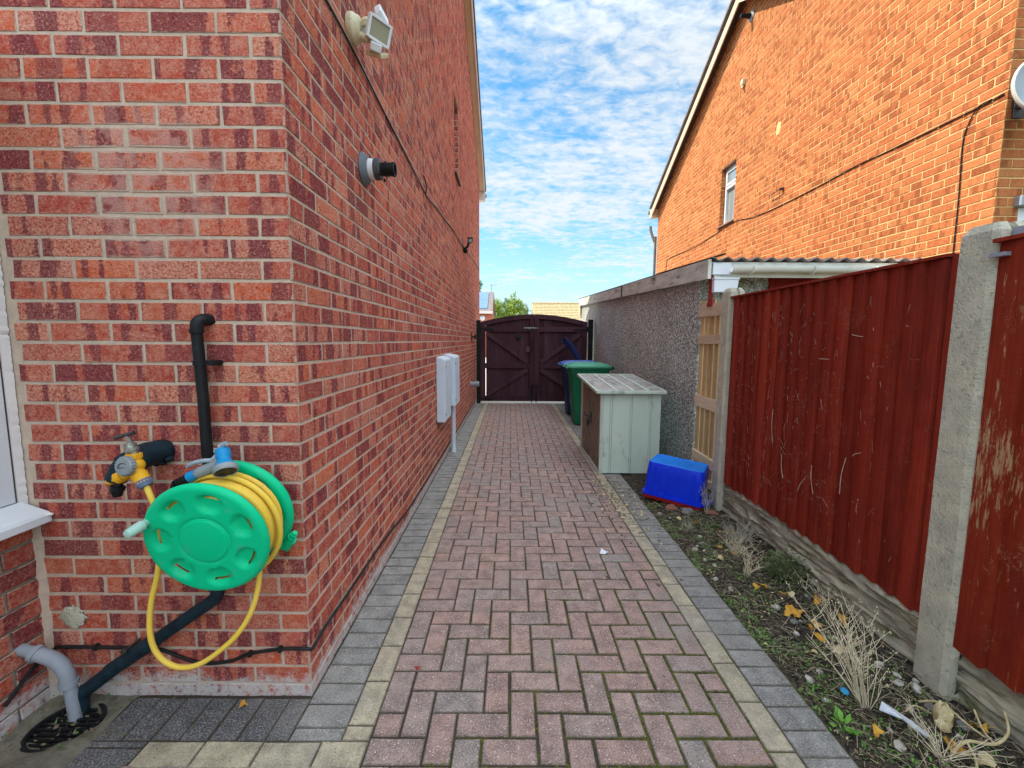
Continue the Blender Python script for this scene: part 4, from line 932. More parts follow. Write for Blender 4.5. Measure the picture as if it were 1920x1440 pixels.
m = MB(); m.lathe([(0.0, 0.0), (0.0215, 0.0), (0.0225, 0.003), (0.0225, 0.017), (0.0205, 0.019), (0.0205, 0.022), (0.018, 0.034), (0, 0.034)], (-1.281, 1.418, 1.024), -Z3, 24)
for k in range(12):
    q = 2 * pi * k / 12; m.tube([(-1.281 + 0.0222 * cos(q), 1.418 + 0.0222 * sin(q), 1.022), (-1.281 + 0.0222 * cos(q), 1.418 + 0.0222 * sin(q), 1.009)], 0.0018, 5)
m.blob((-1.276, 1.415, 0.984), 0.029, 0.026, 0.026, 1, 18, 10, 0.0)
m.tube([(-1.285, 1.412, 0.972), (-1.312, 1.408, 0.950)], [0.0195, 0.017], 16); m.tube([(-1.312, 1.408, 0.951), (-1.331, 1.406, 0.942)], 0.0215, 18)
m.tube([(-1.331, 1.406, 0.942), (-1.350, 1.404, 0.934), (-1.358, 1.403, 0.930)], [0.014, 0.0125, 0.0135], 16)
m.tube([(-1.275, 1.412, 0.975), (-1.258, 1.409, 0.948)], [0.021, 0.021], 18); m.tube([(-1.262, 1.409, 0.955), (-1.243, 1.405, 0.927)], [0.0245, 0.0225], 20)
m.build('body', YEL_P, tc)
m = MB(); kd = Vector((-0.12, -0.98, 0.12)).normalized(); kc = Vector((-1.276, 1.392, 0.990)); prof = []
m.lathe([(0, 0.022), (0.0285, 0.022), (0.0315, 0.019), (0.0325, 0.006), (0.024, 0.002), (0.018, -0.012), (0, -0.012)], kc, kd, 30)
for k in range(20):
    q = 2 * pi * k / 20; a = kd.orthogonal().normalized(); b = kd.cross(a); c_ = kc + (a * cos(q) + b * sin(q)) * 0.0318; m.tube([c_ + kd * 0.005, c_ + kd * 0.019], 0.0022, 5)
m.build('selector_knob', GREY_KNOB, tc)
m = MB(); kt = kc + kd * 0.0225; pts = []
for q in range(13):
    t = pi * q / 12; pts.append(kt + X3 * (-0.016 * cos(t)) + Vector((0, 0.1, 1)).normalized() * (0.015 * sin(t) - 0.004))
m.tube(pts + [pts[0]], 0.0013, 5); m.build('knob_mark', STEEL_D, tc)
m = MB(); m.tube([(-1.2475, 1.406, 0.934), (-1.233, 1.403, 0.914)], [0.0235, 0.019], 20)
for k in range(16):
    q = 2 * pi * k / 16; ax = Vector((0.0145, -0.003, -0.020)).normalized(); a = ax.orthogonal().normalized(); b = ax.cross(a); c_ = Vector((-1.2475, 1.406, 0.934)) + (a * cos(q) + b * sin(q)) * 0.0228; m.tube([c_ + ax * 0.003, c_ + ax * 0.019 - (a * cos(q) + b * sin(q)) * 0.003], 0.0022, 5)
m.build('hose_collar', BLUE_P if False else gm('slate_collar', (0.13, 0.17, 0.25), (0.09, 0.12, 0.19), 30, 0.45, 0.1), tc)
m = MB(); m.tube(lpath([(-1.330, 1.408, 0.925), (-1.333, 1.407, 0.912), (-1.337, 1.406, 0.90)]), [0.012] * 6 + [0.021] * 6 + [0.019], 12); m.tube([(-1.337, 1.406, 0.905), (-1.336, 1.405, 0.878)], [0.020, 0.013], 10); m.build('end_cap', BLACK_P, tc)

# ------------------------------------------------------------------ hose reel
yaw = radians(1.5)
aN = Vector((sin(yaw), -cos(yaw), -0.16)).normalized()     # towards the camera
aR = aN.cross(Z3).normalized() * -1; aR = Z3.cross(aN).normalized(); aU = aN.cross(aR).normalized()
RO = Vector((-1.001, 1.515, 0.786))                         # middle of the rear disc
def rp(a, b, c): return RO + aR * a + aU * b + aN * c      # across, up, out from the wall
hr = thing('hose_reel', (-0.985, YC, 0.80), 'bright green wall-mounted hose reel by the house corner, wound with yellow hose', 'hose reel')
R_ = 0.200; RS = 1.09
def disc(m, c0, c1, front, r0, npock=7, ph=0.0):
    """a moulded flange with scooped pockets: face at c1, back at c0"""
    nth = 112; rad = [0.0, 0.02, 0.05, 0.070, 0.0725, 0.0755, 0.079, 0.088, 0.096, 0.103, 0.110, 0.117, 0.124, 0.131, 0.138, 0.145, 0.152, 0.159, 0.166, 0.174, 0.180, r0 / RS]
    rad = [q * RS for q in rad]
    vs = []; idx = {}
    def depth(r, t):
        d = 0.0; r = r / RS
        if abs(r - 0.0755) < 0.002: d -= 0.0028                       # ring round the hub plate
        for k in range(npock):
            tc_ = ph + 2 * pi * k / npock
            dt = (t - tc_ + pi) % (2 * pi) - pi
            a_ = dt * 0.128 / 0.036; b_ = (r - 0.126) / 0.0285
            q = (abs(a_) ** 2.6 + abs(b_) ** 2.6)
            if q < 1: d = min(d, -0.017 * min(1, (1 - q) * 2.2))
        if r > 0.172: d -= 0.012 * ((r - 0.172) / (r0 / RS - 0.172)) ** 2   # rolled rim
        return d
    sgn = 1 if front else 1
    for i, r in enumerate(rad):
        for k in range(nth):
            t = 2 * pi * k / nth
            vs.append(rp(r * cos(t), r * sin(t), c1 + depth(r, t)))
    holes = set()
    fs = []
    for i in range(len(rad) - 1):
        for k in range(nth):
            t = 2 * pi * (k + .5) / nth; r = (rad[i] + rad[i + 1]) / 2 / RS; cut = False
            for kk in range(npock):
                tc_ = ph + 2 * pi * kk / npock; dt = (t - tc_ + pi) % (2 * pi) - pi
                if (dt * 0.138 / 0.0235) ** 2 + ((r - 0.1415) / 0.0070) ** 2 < 1: cut = True   # slot at the outer end of each pocket
            if not cut: fs.append((i * nth + k, i * nth + (k + 1) % nth, (i + 1) * nth + (k + 1) % nth, (i + 1) * nth + k))
    m.add(vs, fs, 0, True)
    bk = []
    for (r, c) in ((r0, c1 - 0.012), (r0 + 0.0015, (c0 + c1) / 2 - 0.003), (r0, c0 + 0.003), (r0 - 0.006, c0)):
        for k in range(nth):
            t = 2 * pi * k / nth; bk.append(rp(r * cos(t), r * sin(t), c))
    m.add(bk, [(i * nth + k, i * nth + (k + 1) % nth, (i + 1) * nth + (k + 1) % nth, (i + 1) * nth + k) for i in range(3) for k in range(nth)], 0, True)
FC = 0.188                                                 # front face distance from the wall disc
m = MB(); disc(m, FC - 0.024, FC, True, R_, 7, radians(-28)); fd = m.build('front_disc', TEAL, hr, sharp=60)
m = MB(); m.lathe([(0, 0.0045), (0.066, 0.0045), (0.0745, 0.003), (0.0770, -0.002)], rp(0, 0, FC), aN, 48); m.build('hub_cover', TEAL, fd)
m = MB(); disc(m, -0.004, 0.022, False, R_, 7, radians(-5)); m.build('rear_disc', TEAL, hr, sharp=60)
m = MB(); m.lathe([(0.098, 0.018), (0.098, FC - 0.016)], rp(0, 0, 0), aN, 40); m.build('drum', TEAL, hr)
m = MB(); hp = rp(-0.172, 0.070, FC)
m.tube([hp - aN * 0.004, hp + aN * 0.010, hp + aN * 0.014, hp + aN * 0.026 + aR * -0.003, hp + aN * 0.056 + aR * -0.006, hp + aN * 0.063 + aR * -0.007, hp + aN * 0.066 + aR * -0.007], [0.012, 0.012, 0.0165, 0.0165, 0.0150, 0.0125, 0.004], 18); m.build('winding_handle', TEAL_PALE, fd)
m = MB()                                                   # the wall bracket with the hose inlet
m.tube([rp(0.05, -0.11, -0.005), rp(0.165, -0.15, 0.0), rp(0.180, -0.12, 0.01)], [0.02, 0.024, 0.02], 12); m.tube([rp(0.168, -0.135, 0.012), rp(0.192, -0.100, 0.02), rp(0.207, -0.080, 0.024)], [0.016, 0.012, 0.009], 12); m.tube([rp(0.187, -0.107, 0.018), rp(0.192, -0.100, 0.02)], 0.0155, 12); m.tube([rp(0.199, -0.091, .022), rp(.202, -.087, .023)], 0.0125, 12)
m.tube([rp(0.0, -0.02, -0.03), rp(0, -0.02, 0.02)], 0.06, 20); m.build('wall_bracket', TEAL, hr)
# the hose: wound turns, a feed from the tap and the hanging loop
m = MB(); hrad = 0.0094; turns = []
rn = random.Random(4); N_T = 8
for layer, (rr, nt_, off) in enumerate(((0.115, 8, 0.0), (0.133, 8, 0.5), (0.151, 7, 0.2), (0.170, 6, 0.6))):
    pts = []
    for i in range(int(nt_ * 40) + 1):
        t = 2 * pi * i / 40; f = i / (nt_ * 40); f = f if layer % 2 == 0 else 1 - f
        c = 0.038 + (FC - 0.024 - 0.038 - 0.012) * f * (1 if layer < 3 else 0.86) + (0.006 * sin(t * 0.37 + layer))
        wob = 0.004 * sin(t * 0.23 + layer * 2) + (0.004 * sin(2 * t + 1) if layer == 3 else 0)
        pts.append(rp((rr + wob) * cos(t + 1.2 * layer), (rr + wob) * sin(t + 1.2 * layer) - (0.006 if layer == 3 else 0), c))
    m.tube(pts, hrad, 9)
# one loose outer turn drooping lower than the flange
pts = []
for i in range(60):
    t = radians(130) - 2 * pi * i / 60 * 0.86
    pts.append(rp((0.191) * cos(t) + 0.004, 0.191 * sin(t) - 0.010, 0.075 + 0.045 * i / 60))
m.tube(pts, hrad, 10)
m.tube(lpath([(-1.236, 1.404, 0.918), (-1.224, 1.400, 0.893), (-1.214, 1.398, 0.868), (-1.206, 1.40, 0.835), (-1.204, 1.405, 0.79), (-1.212, 1.41, 0.70), (-1.226, 1.41, 0.60), (-1.252, 1.405, 0.50), (-1.262, 1.40, 0.40), (-1.252, 1.40, 0.325), (-1.217, 1.40, 0.276), (-1.163, 1.40, 0.254), (-1.095, 1.40, 0.268), (-1.026, 1.405, 0.314), (-0.967, 1.41, 0.369), (-0.922, 1.42, 0.439), (-0.897, 1.43, 0.519), (-0.890, 1.44, 0.60), (-0.892, 1.445, 0.68)]), 0.0092, 14)
tag(m.build('garden_hose', YEL_HOSE), 'yellow garden hose wound on the green reel with a loop hanging below', 'hose')
# spray gun resting on top
sg = thing('spray_gun', (-1.03, 1.45, 0.95), 'blue and grey hose spray gun resting on top of the green reel', 'spray gun')
m = MB(); m.tube(lpath([(-1.145, 1.440, 0.912), (-1.118, 1.440, 0.926), (-1.085, 1.442, 0.944)]), [0.0085] * 6 + [0.0135] * 6 + [0.0125], 14)
for k in range(4): m.tube([(-1.135 + .011 * k, 1.44, 0.9175 + .0058 * k), (-1.130 + .011 * k, 1.44, 0.920 + .0058 * k)], 0.015, 12)
m.build('hose_tail', BLACK_P, sg)
m = MB(); m.tube([(-1.092, 1.442, 0.940), (-1.070, 1.443, 0.951)], [0.0175, 0.0165], 18); m.build('coupling', BLUE_P, sg)
m = MB(); m.tube(lpath([(-1.070, 1.443, 0.951), (-1.045, 1.444, 0.962), (-1.015, 1.445, 0.975), (-0.988, 1.446, 0.992)]), [0.015, .016, .017, .0175, .018, .018, .018, .018, .018, .018, .018, .018, .0185, .019, .019, .019, .019, .019, .017], 16); m.build('grip', GREY_KNOB, sg)
m = MB(); hx = Vector((-0.992, 1.450, 1.018)); ha = Vector((0.42, -0.50, -0.76)).normalized()
m.lathe([(0, -0.006), (0.0195, -0.006), (0.0205, 0.0), (0.0205, 0.018), (0.018, 0.022), (0.0185, 0.032), (0.026, 0.044), (0.029, 0.050)], hx, ha, 28); m.build('nozzle', BLUE_P, sg)
m = MB(); m.lathe([(0.029, 0.050), (0.0325, 0.052), (0.0335, 0.058), (0.0335, 0.066), (0.0305, 0.070), (0.028, 0.068)], hx, ha, 30); m.build('nozzle_ring', GREY_KNOB, sg)
m = MB(); m.lathe([(0, 0.0665), (0.0285, 0.0665)], hx, ha, 30)
for k in range(10):
    a = ha.orthogonal().normalized(); b = ha.cross(a); q = 2 * pi * k / 10; m.tube([hx + ha * 0.066 + (a * cos(q) + b * sin(q)) * 0.019, hx + ha * 0.069 + (a * cos(q) + b * sin(q)) * 0.019], 0.0035, 6)
m.build('spray_face', STEEL_D, sg)
m = MB(); m.tube(lpath([(-1.096, 1.438, 0.974), (-1.075, 1.438, 0.986), (-1.045, 1.44, 0.993), (-1.022, 1.442, 0.995), (-1.006, 1.445, 1.010), (-0.992, 1.448, 1.036)]), [.004] * 3 + [.0065] * 18 + [.0075] * 6 + [.009] * 4, 10)
m.tube([(-1.0, 1.448, 1.035), (-0.978, 1.447, 1.045)], 0.008, 8); m.tube([(-1.012, 1.446, 1.018), (-1.010, 1.445, 1.030)], 0.005, 6); m.build('trigger', gm('trigger_grey', (0.33, 0.38, 0.43), (0.26, 0.30, 0.35), 20, 0.4, 0.08), sg)

for c_ in sg.children:
    for v_ in c_.data.vertices: v_.co = Vector((v_.co.x * 1.12 + 0.012, v_.co.y * 1.12 - 0.035, v_.co.z * 1.12 + 0.006))
# ================================================================== gate across the path
YG = 9.50
gt = thing('double_gate', (0.52, YG, 0), 'dark purple-brown double timber gate with an arched top closing the path', 'gate')
GX0, GX1, GM = -0.685, 1.702, 0.522
def arch(x):                                              # top of the leaves
    t = (x - GM) / (GX1 - GM); return 1.985 - 0.175 * min(1.2, abs(t)) ** 1.9
rn = random.Random(21)
for side, (xa, xb) in enumerate(((GX0 + 0.012, GM - 0.004), (GM + 0.004, GX1 - 0.012))):
    m = MB(); nb = 11; bwid = (xb - xa) / nb
    for k in range(nb):                                   # vertical boards
        x0, x1 = xa + k * bwid + 0.0006, xa + (k + 1) * bwid - 0.0006; yo = 0.004 * (k % 2)
        if side == 0 and k == 1: x0 += 0.012              # the board that has shrunk and lets daylight through
        idv = rn.random(); vs = [(x0, YG + 0.018, 0.055), (x1, YG + 0.018, 0.055), (x1, YG + 0.018, arch(x1) - 0.006), (x0, YG + 0.018, arch(x0) - 0.006)]
        vs += [(x, y + 0.018, z) for x, y, z in vs]
        m.add(vs, [(0, 1, 2, 3), (7, 6, 5, 4), (4, 5, 1, 0), (5, 6, 2, 1), (6, 7, 3, 2), (7, 4, 0, 3)], 0, False, [[(idv, .5, .5, 1)] * 4] * 6)
        if not (side == 0 and k in (0, 1)):                 # the tongue behind each joint
            xm = xa + k * bwid; zt_ = arch(xm) - 0.02
            m.box((xm - 0.008, YG + 0.024, 0.055), (xm + 0.008, YG + 0.030, zt_), 0, None, [[(idv, .5, .5, 1)] * 4] * 6)
    leaf = m.build('gate_leaf', GATE_W, gt)
    m = MB(); f0, f1 = YG - 0.030, YG + 0.016
    def bx2(x0, x1, z0, z1, y0=f0, y1=f1): m.box((x0, y0, z0), (x1, y1, z1), 0, None, [[(rn.random(), .5, .5, 1)] * 4] * 6)
    st = 0.10
    sx0, sx1 = (xa, xa + st), (xb - st, xb)
    bx2(*sx0, 0.05, arch(sx0[0] if side == 0 else sx0[1]) - 0.07); bx2(*sx1, 0.05, arch(sx1[1] if side else sx1[0]) - 0.07)
    ix0, ix1 = sx0[1], sx1[0]
    for (z0, z1) in ((0.05, 0.17), (0.79, 0.90), (1.60, 1.71)): bx2(ix0 + .001, ix1 - .001, z0, z1, f0 + 0.004, f1)
    vs = []                                               # curved head rail
    for i in range(17):
        x = xa + (xb - xa) * i / 16
        vs += [(x, f0 - 0.004, arch(x) - 0.10), (x, f0 - 0.004, arch(x)), (x, f1 + 0.022, arch(x) + 0.001), (x, f1 + 0.022, arch(x) - 0.10)]
    fs = [(i * 4 + k, i * 4 + (k + 1) % 4, i * 4 + 4 + (k + 1) % 4, i * 4 + 4 + k) for i in range(16) for k in range(4)] + [(3, 2, 1, 0), (64, 65, 66, 67)]
    m.add(vs, fs, 0, False, [[(0.3, .5, .5, 1)] * 4] * len(fs))
    lo, hi = (ix0, ix1) if side == 0 else (ix1, ix0)
    for (pa, pb_) in (((lo, 1.60), (hi, 0.90)), ((lo, 0.17), (hi, 0.79))):    # braces falling to the meeting stile
        a = Vector((pa[0], YG - 0.008, pa[1])); b = Vector((pb_[0], YG - 0.008, pb_[1])); b0 = len(m.f)
        m.bar(a + (b - a).normalized() * 0.05 , b - (b - a).normalized() * 0.05, 0.036, 0.10, (0, 0, 1))
        for i in range(b0, len(m.f)): m.at[i] = [(0.7, .5, .5, 1)] * len(m.f[i])
    m.build('gate_frame', GATE_W, leaf)
    for z in (1.655, 0.11):                               # T hinges
        m = MB(); hx0 = xa if side == 0 else xb; sg = 1 if side == 0 else -1
        m.box((min(hx0 - sg * 0.02, hx0 + sg * 0.30), f0 - 0.012, z - 0.016), (max(hx0 - sg * 0.02, hx0 + sg * 0.30), f0 - 0.002, z + 0.016)); m.tube([(hx0 - sg * 0.008, f0 - 0.010, z - 0.06), (hx0 - sg * 0.008, f0 - 0.010, z + 0.06)], 0.012, 8)
        m.build('hinge', BLACK_P, leaf)
    if side == 0:
        m = MB(); m.box((0.335, f0 + .01, 1.15), (0.455, f0 + 0.03, 1.27)); m.build('lock_plate', gm('lock_box', (0.11, 0.06, 0.07), (0.08, 0.045, 0.055), 9, 0.6), leaf, bevel=0.004)
        m = MB(); m.lathe([(0, 0), (0.062, 0.0), (0.060, 0.02), (0, 0.024)], (0.165, YG + 0.018, 1.475), -Y3, 16); m.tube(lpath([(0.13, YG - 0.005, 1.49), (0.15, YG - 0.018, 1.46), (0.18, YG - 0.018, 1.455), (0.205, YG - 0.005, 1.48)]), 0.010, 8); m.build('ring_handle', BLACK_P, leaf)
        m = MB(); m.box((0.29, f0 - 0.004, 1.66), (0.56, f0 + 0.008, 1.70)); m.tube([(0.28, f0 - 0.012, 1.68), (0.60, f0 - 0.012, 1.68)], 0.009, 8); m.tube([(0.42, f0 - 0.012, 1.68), (0.42, f0 - 0.05, 1.66)], 0.008, 6); m.build('bolt', GREY_KNOB, leaf)
    m = MB(); x = GM - 0.05 if side == 0 else GM + 0.05; m.tube([(x, f0 - 0.012, 0.02), (x, f0 - 0.012, 0.42)], 0.010, 8); m.box((x - 0.025, f0 - 0.006, 0.10), (x + 0.025, f0, 0.20)); m.box((x - 0.025, f0 - 0.006, 0.34), (x + 0.025, f0, 0.40)); m.tube([(x, f0 - .012, .40), (x + 0.04, f0 - .03, .41)], .008, 6); m.build('drop_bolt', BLACK_P, leaf)
for (x0, x1, y0, z1) in ((-0.765, -0.675, YG - 0.045, 1.85), (1.710, 1.815, YG - 0.05, 1.875)):
    m = MB(); m.box((x0, y0, -0.05), (x1, y0 + 0.10, z1), 0, None, [[(rn.random(), .5, .5, 1)] * 4] * 6); m.build('gate_post', BLACK_P, gt, bevel=0.006)

# ================================================================== garage on the right
XG, YGA, YGB = 1.85, 4.24, 11.45
def gz(y): return 2.045 + (2.375 - 2.045) * (y - YGA) / (11.3 - YGA)
ga = thing('garage', (XG, YGA, 0), 'pebbledashed concrete garage with corrugated roof beside the metal shed and bins', 'garage')
m = MB(); nyy, nzz = 1, 1
m.add([(XG, YGA, -0.1), (XG, YGB, -0.1), (XG, YGB, gz(YGB)), (XG, YGA, gz(YGA))], [(0, 1, 2, 3)])
m.add([(XG, YGA, -0.1), (XG, YGA, gz(YGA)), (2.52, YGA, gz(YGA)), (2.52, YGA, -0.1)], [(0, 1, 2, 3)])
m.add([(3.70, YGA, -0.1), (3.70, YGB, -0.1), (3.70, YGB, gz(YGB)), (3.70, YGA, gz(YGA))], [(3, 2, 1, 0)])
m.add([(XG, YGB, -0.1), (3.7, YGB, -0.1), (3.7, YGB, gz(YGB)), (XG, YGB, gz(YGB))], [(0, 1, 2, 3)])
m.build('wall', PEBBLE, ga, fixn=False)
m = MB(); m.box((1.800, YGB - 0.22, gz(YGB) - 0.32), (XG + 0.05, YGB, gz(YGB) + 0.10)); m.build('end_pillar', BARGE, ga)
rn = random.Random(8)
for (ya, yb, dz_) in ((3.96, 7.02, 0.0), (7.03, 11.42, -0.006)):   # weathered fascia boards
    m = MB(); z0 = lambda y: gz(y) - 0.05 + dz_
    n = 14; vs = []
    for i in range(n + 1):
        y = ya + (yb - ya) * i / n; q = 0.004 * fbm((y * 3, 1, 2), 3)
        vs += [(1.795 + q, y, z0(y) + 0.002 * fbm((y * 9, 4, 2), 3)), (1.795 + q, y, z0(y) + 0.175), (1.825 + q, y, z0(y) + 0.175), (1.825 + q, y, z0(y))]
    fs = [(i * 4 + k, i * 4 + 4 + k, i * 4 + 4 + (k + 1) % 4, i * 4 + (k + 1) % 4) for i in range(n) for k in range(4)] + [(0, 1, 2, 3), (n * 4 + 3, n * 4 + 2, n * 4 + 1, n * 4)]
    idv = rn.random(); m.add(vs, fs, 0, False, [[(idv, .5, .5, 1)] * len(f) for f in fs]); m.build('fascia_board', FASCIA_OLD, ga)
m = MB(); m.box((1.79, 6.985, gz(7) - 0.06), (1.793, 7.06, gz(7) + 0.125)); m.build('joint_cover', SOFFIT_D, ga)
m = MB(); nxs = 150; vs = []                                # corrugated sheets, ridges running with the fall
for yy in (3.935, 11.55):
    for i in range(nxs + 1):
        x = 1.815 + 1.90 * i / nxs; vs.append((x, yy, gz(yy) + 0.128 + 0.016 * cos(2 * pi * (x - 1.825) / 0.134)))
m.add(vs, [(i, i + 1, nxs + 2 + i, nxs + 1 + i) for i in range(nxs)], 0, True)
m.add([(v[0], v[1], v[2] - 0.007) for v in vs], [(i, nxs + 1 + i, nxs + 2 + i, i + 1) for i in range(nxs)], 0, True)
fr_ = []
for i in range(nxs):
    a, b = vs[i], vs[i + 1]; m.add([a, b, (b[0], b[1], b[2] - .007), (a[0], a[1], a[2] - .007)], [(0, 3, 2, 1)])
m.build('roof', CORR, ga, fixn=False)
m = MB(); vs = [(1.80, 3.95, gz(4) + 0.13), (2.02, 4.10, gz(4) + 0.205), (2.04, 4.16, gz(4) + 0.20), (1.80, 5.4, gz(5.4) + 0.14)]
m.add(vs + [(v[0], v[1], v[2] + 0.007) for v in vs], [(3, 2, 1, 0), (4, 5, 6, 7), (0, 1, 5, 4), (1, 2, 6, 5), (2, 3, 7, 6), (3, 0, 4, 7)]); m.build('roofing_felt', SOFFIT_D, ga)
m = MB(); m.prism([(1.83, 2.00), (3.70, 2.00), (3.70, 2.137), (1.83, 2.137)], (0, 3.99, 0), X3, Z3, Y3, 0.022); m.build('front_fascia', GUTTER_C, ga)
m = MB(); prof = []
for k in range(9):                                           # half-round gutter
    t = pi + pi * k / 8; prof.append((3.932 + 0.052 * cos(t), 2.088 + 0.056 * sin(t)))
for (xa, xb) in ((1.99, 3.72),):
    vs = [(x, y, z) for x in (xa, xb) for (y, z) in prof] + [(x, 3.932 + (y - 3.932) * .94, 2.088 + (z - 2.088) * .94) for x in (xa, xb) for (y, z) in prof]
    m.add(vs, [(k, k + 1, 9 + k + 1, 9 + k) for k in range(8)] + [(18 + k, 27 + k, 27 + k + 1, 18 + k + 1) for k in range(8)] + [(0, 9, 27, 18), (8, 26, 35, 17)], 0, True)
gu = m.build('gutter', GUTTER_C, ga, sharp=50)
for x in (2.17, 2.72, 3.27):
    m = MB(); pts = [(x, 3.932 + 0.057 * cos(pi + pi * k / 8), 2.088 + 0.061 * sin(pi + pi * k / 8)) for k in range(9)]
    for p, q in zip(pts[:-1], pts[1:]): m.bar(p, q, 0.022, 0.006, X3)
    m.build('gutter_clip', GUTTER_C, gu)
m = MB(); m.box((1.838, 3.955, 2.02), (2.005, 3.985, 2.125)); m.prism([(1.845, 1.858), (2.055, 1.864), (2.068, 1.985), (1.845, 1.985)], (0, 3.93, 0), X3, Z3, Y3, 0.05); m.box((1.842, 3.924, 1.972), (2.072, 3.982, 1.990)); m.build('gutter_hopper', WHITE_P, ga, bevel=0.004)
m = MB(); m.box((2.52, YGA - 0.02, -0.1), (2.58, YGA + 0.03, 1.96)); m.box((2.581, YGA - 0.018, 1.93), (3.70, YGA + 0.03, 2.10)); m.box((2.52, YGA - 0.016, 1.961), (2.58, YGA + 0.028, 2.10)); m.build('door_frame', RED_DOOR, ga, bevel=0.004)
m = MB()
for k in range(8): m.box((2.585 + k * 0.137, YGA + 0.0, -0.05), (2.585 + k * 0.137 + 0.133, YGA + 0.02, 1.925))
m.build('door', RED_DOOR, ga, bevel=0.004)
m = MB(); m.box((1.835, 3.985, 1.75), (1.862, 4.02, 2.02)); m.box((1.825, 3.93, 1.735), (1.865, 4.02, 1.765)); m.build('red_batten', RED_DOOR, ga, bevel=0.003)

# pallet standing between the garage and the post
pa = thing('pallet', (1.85, 3.98, 0), 'upright pale pine pallet filling the gap between pebbledash and concrete post', 'pallet')
rn = random.Random(31)
def plank(name, lo, hi, rx=0.0):
    m = MB(); m.box(lo, hi, 0, Matrix.Rotation(rx, 3, 'X'), [[(rn.random(), .5, .5, 1)] * 4] * 6); return m.build(name, PALLET if name == 'plank' else PALLET_X, pa, bevel=0.003)
for (y0, y1) in ((3.50, 3.595), (3.61, 3.70), (3.715, 3.80), (3.83, 3.905), (3.93, 4.02), (4.035, 4.115), (4.135, 4.215)):
    plank('plank', (1.862, y0, 0.08), (1.878, y1, 1.80 if y0 > 3.9 else 1.735), rn.uniform(-.004, .004))
for (z0, z1, tl) in ((0.235, 0.33, 0.02), (0.775, 0.885, 0.015), (1.39, 1.475, -0.01), (1.64, 1.755, 0.02)):
    plank('crosspiece', (1.838, 3.50, z0), (1.860, 4.215, z1), tl)
plank('crosspiece', (1.84, 3.56, 0.05), (1.862, 4.0, 0.12), 0.0)

# ================================================================== fence
def concrete_post(y0, y1, x0, x1, ztop, label):
    m = MB(); n = 16; vs = []
    for i in range(n + 1):
        z = -0.12 + (ztop + 0.12 - 0.03) * i / n
        for (x, y) in ((x0, y1), (x0, y0 + 0.02), (x0 + 0.012, y0), (x0 + 0.045, y0), (x0 + 0.05, y0 + 0.022), (x0 + 0.075, y0 + 0.022), (x0 + 0.08, y0), (x1, y0), (x1, y1), (x0 + 0.08, y1), (x0 + 0.075, y1 - 0.022), (x0 + 0.05, y1 - 0.022), (x0 + 0.045, y1)):
            vs.append((x + 0.0025 * fbm((x * 30, y * 30, z * 6), 3), y + 0.0025 * fbm((x * 30 + 9, y * 30, z * 6), 3), z))
    c = 13; fs = [(i * c + k, i * c + c + k, i * c + c + (k + 1) % c, i * c + (k + 1) % c) for i in range(n) for k in range(c)]
    b = n * c; top = [b + k for k in range(c)]
    cx, cy = (x0 + x1) / 2, (y0 + y1) / 2
    vs += [(cx + (vs[k][0] - cx) * 0.72, cy + (vs[k][1] - cy) * 0.72, ztop) for k in top]
    fs += [(b + k, b + c + k, b + c + (k + 1) % c, b + (k + 1) % c) for k in range(c)] + [tuple(reversed([b + c + k for k in range(c)]))]
    m.add(vs, fs); o = m.build('fence_post', CONC)
    return tag(o, label, 'fence post', 'concrete fence posts')
concrete_post(1.545, 1.672, 1.720, 1.842, 1.845, 'near pale concrete fence post standing between the two red panels')
concrete_post(3.400, 3.515, 1.720, 1.840, 1.835, 'far concrete fence post beside the pallet at the end of the red panel')
m = MB(); m.box((1.86, 1.50, -0.1), (2.30, 1.62, 1.86)); m.box((1.95, 1.49, 1.86), (2.3, 1.63, 1.90)); tag(m.build('wall_pillar', CONC, bevel=0.01), 'lichen-tinted concrete pillar rising behind the near fence post', 'pillar')
def feather_panel(ya, yb, x, z0, z1, n, mat_, label, seed, cap=True, from_far=True):
    o = thing('timber_fence', (x, (ya + yb) / 2, z0), label, 'fence', 'red feather-edge fence panels')
    rn = random.Random(seed); m = MB(); wv = (yb - ya) / n
    for k in range(n):                                    # each board laps the next: thick edge out, thin edge under
        a = ya + k * wv - 0.004 + rn.uniform(-.003, .003); b = a + wv + 0.016; idv = rn.random()
        zz0 = z0 + rn.uniform(-.006, .006); zz1 = z1 + rn.uniform(-.004, .004); xj = rn.uniform(-.002, .002); bow = rn.uniform(-.004, .004)
        vs = []; nz = 6
        for i in range(nz + 1):
            z = zz0 + (zz1 - zz0) * i / nz; q = xj + bow * sin(pi * i / nz); wy = 0.002 * fbm((k * 3.1, z * 3, seed), 2)
            vs += [(x - 0.033 + q, a + wy, z), (x - 0.004 + q, b + wy, z), (x + 0.004 + q, b + wy, z), (x + 0.004 + q, a + wy, z)]
        fs = [(i * 4 + j, i * 4 + 4 + j, i * 4 + 4 + (j + 1) % 4, i * 4 + (j + 1) % 4) for i in range(nz) for j in range(4)] + [(0, 1, 2, 3), (nz * 4 + 3, nz * 4 + 2, nz * 4 + 1, nz * 4)]
        m.add(vs, fs, 0, False, [[(idv, .5, .5, 1)] * 4] * len(fs))
    m.build('boards', mat_, o)
    if cap:
        m = MB(); m.box((x - 0.038, ya - 0.01, z1 + 0.001), (x + 0.03, yb, z1 + 0.014), 0, None, [[(.4, .5, .5, 1)] * 4] * 6); m.build('capping', mat_, o)
    m = MB()
    for zz in (z0 + 0.12, (z0 + z1) / 2, z1 - 0.14): m.box((x + 0.006, ya, zz), (x + 0.035, yb, zz + 0.06), 0, None, [[(.6, .5, .5, 1)] * 4] * 6)
    m.build('rails', mat_, o)
    return o
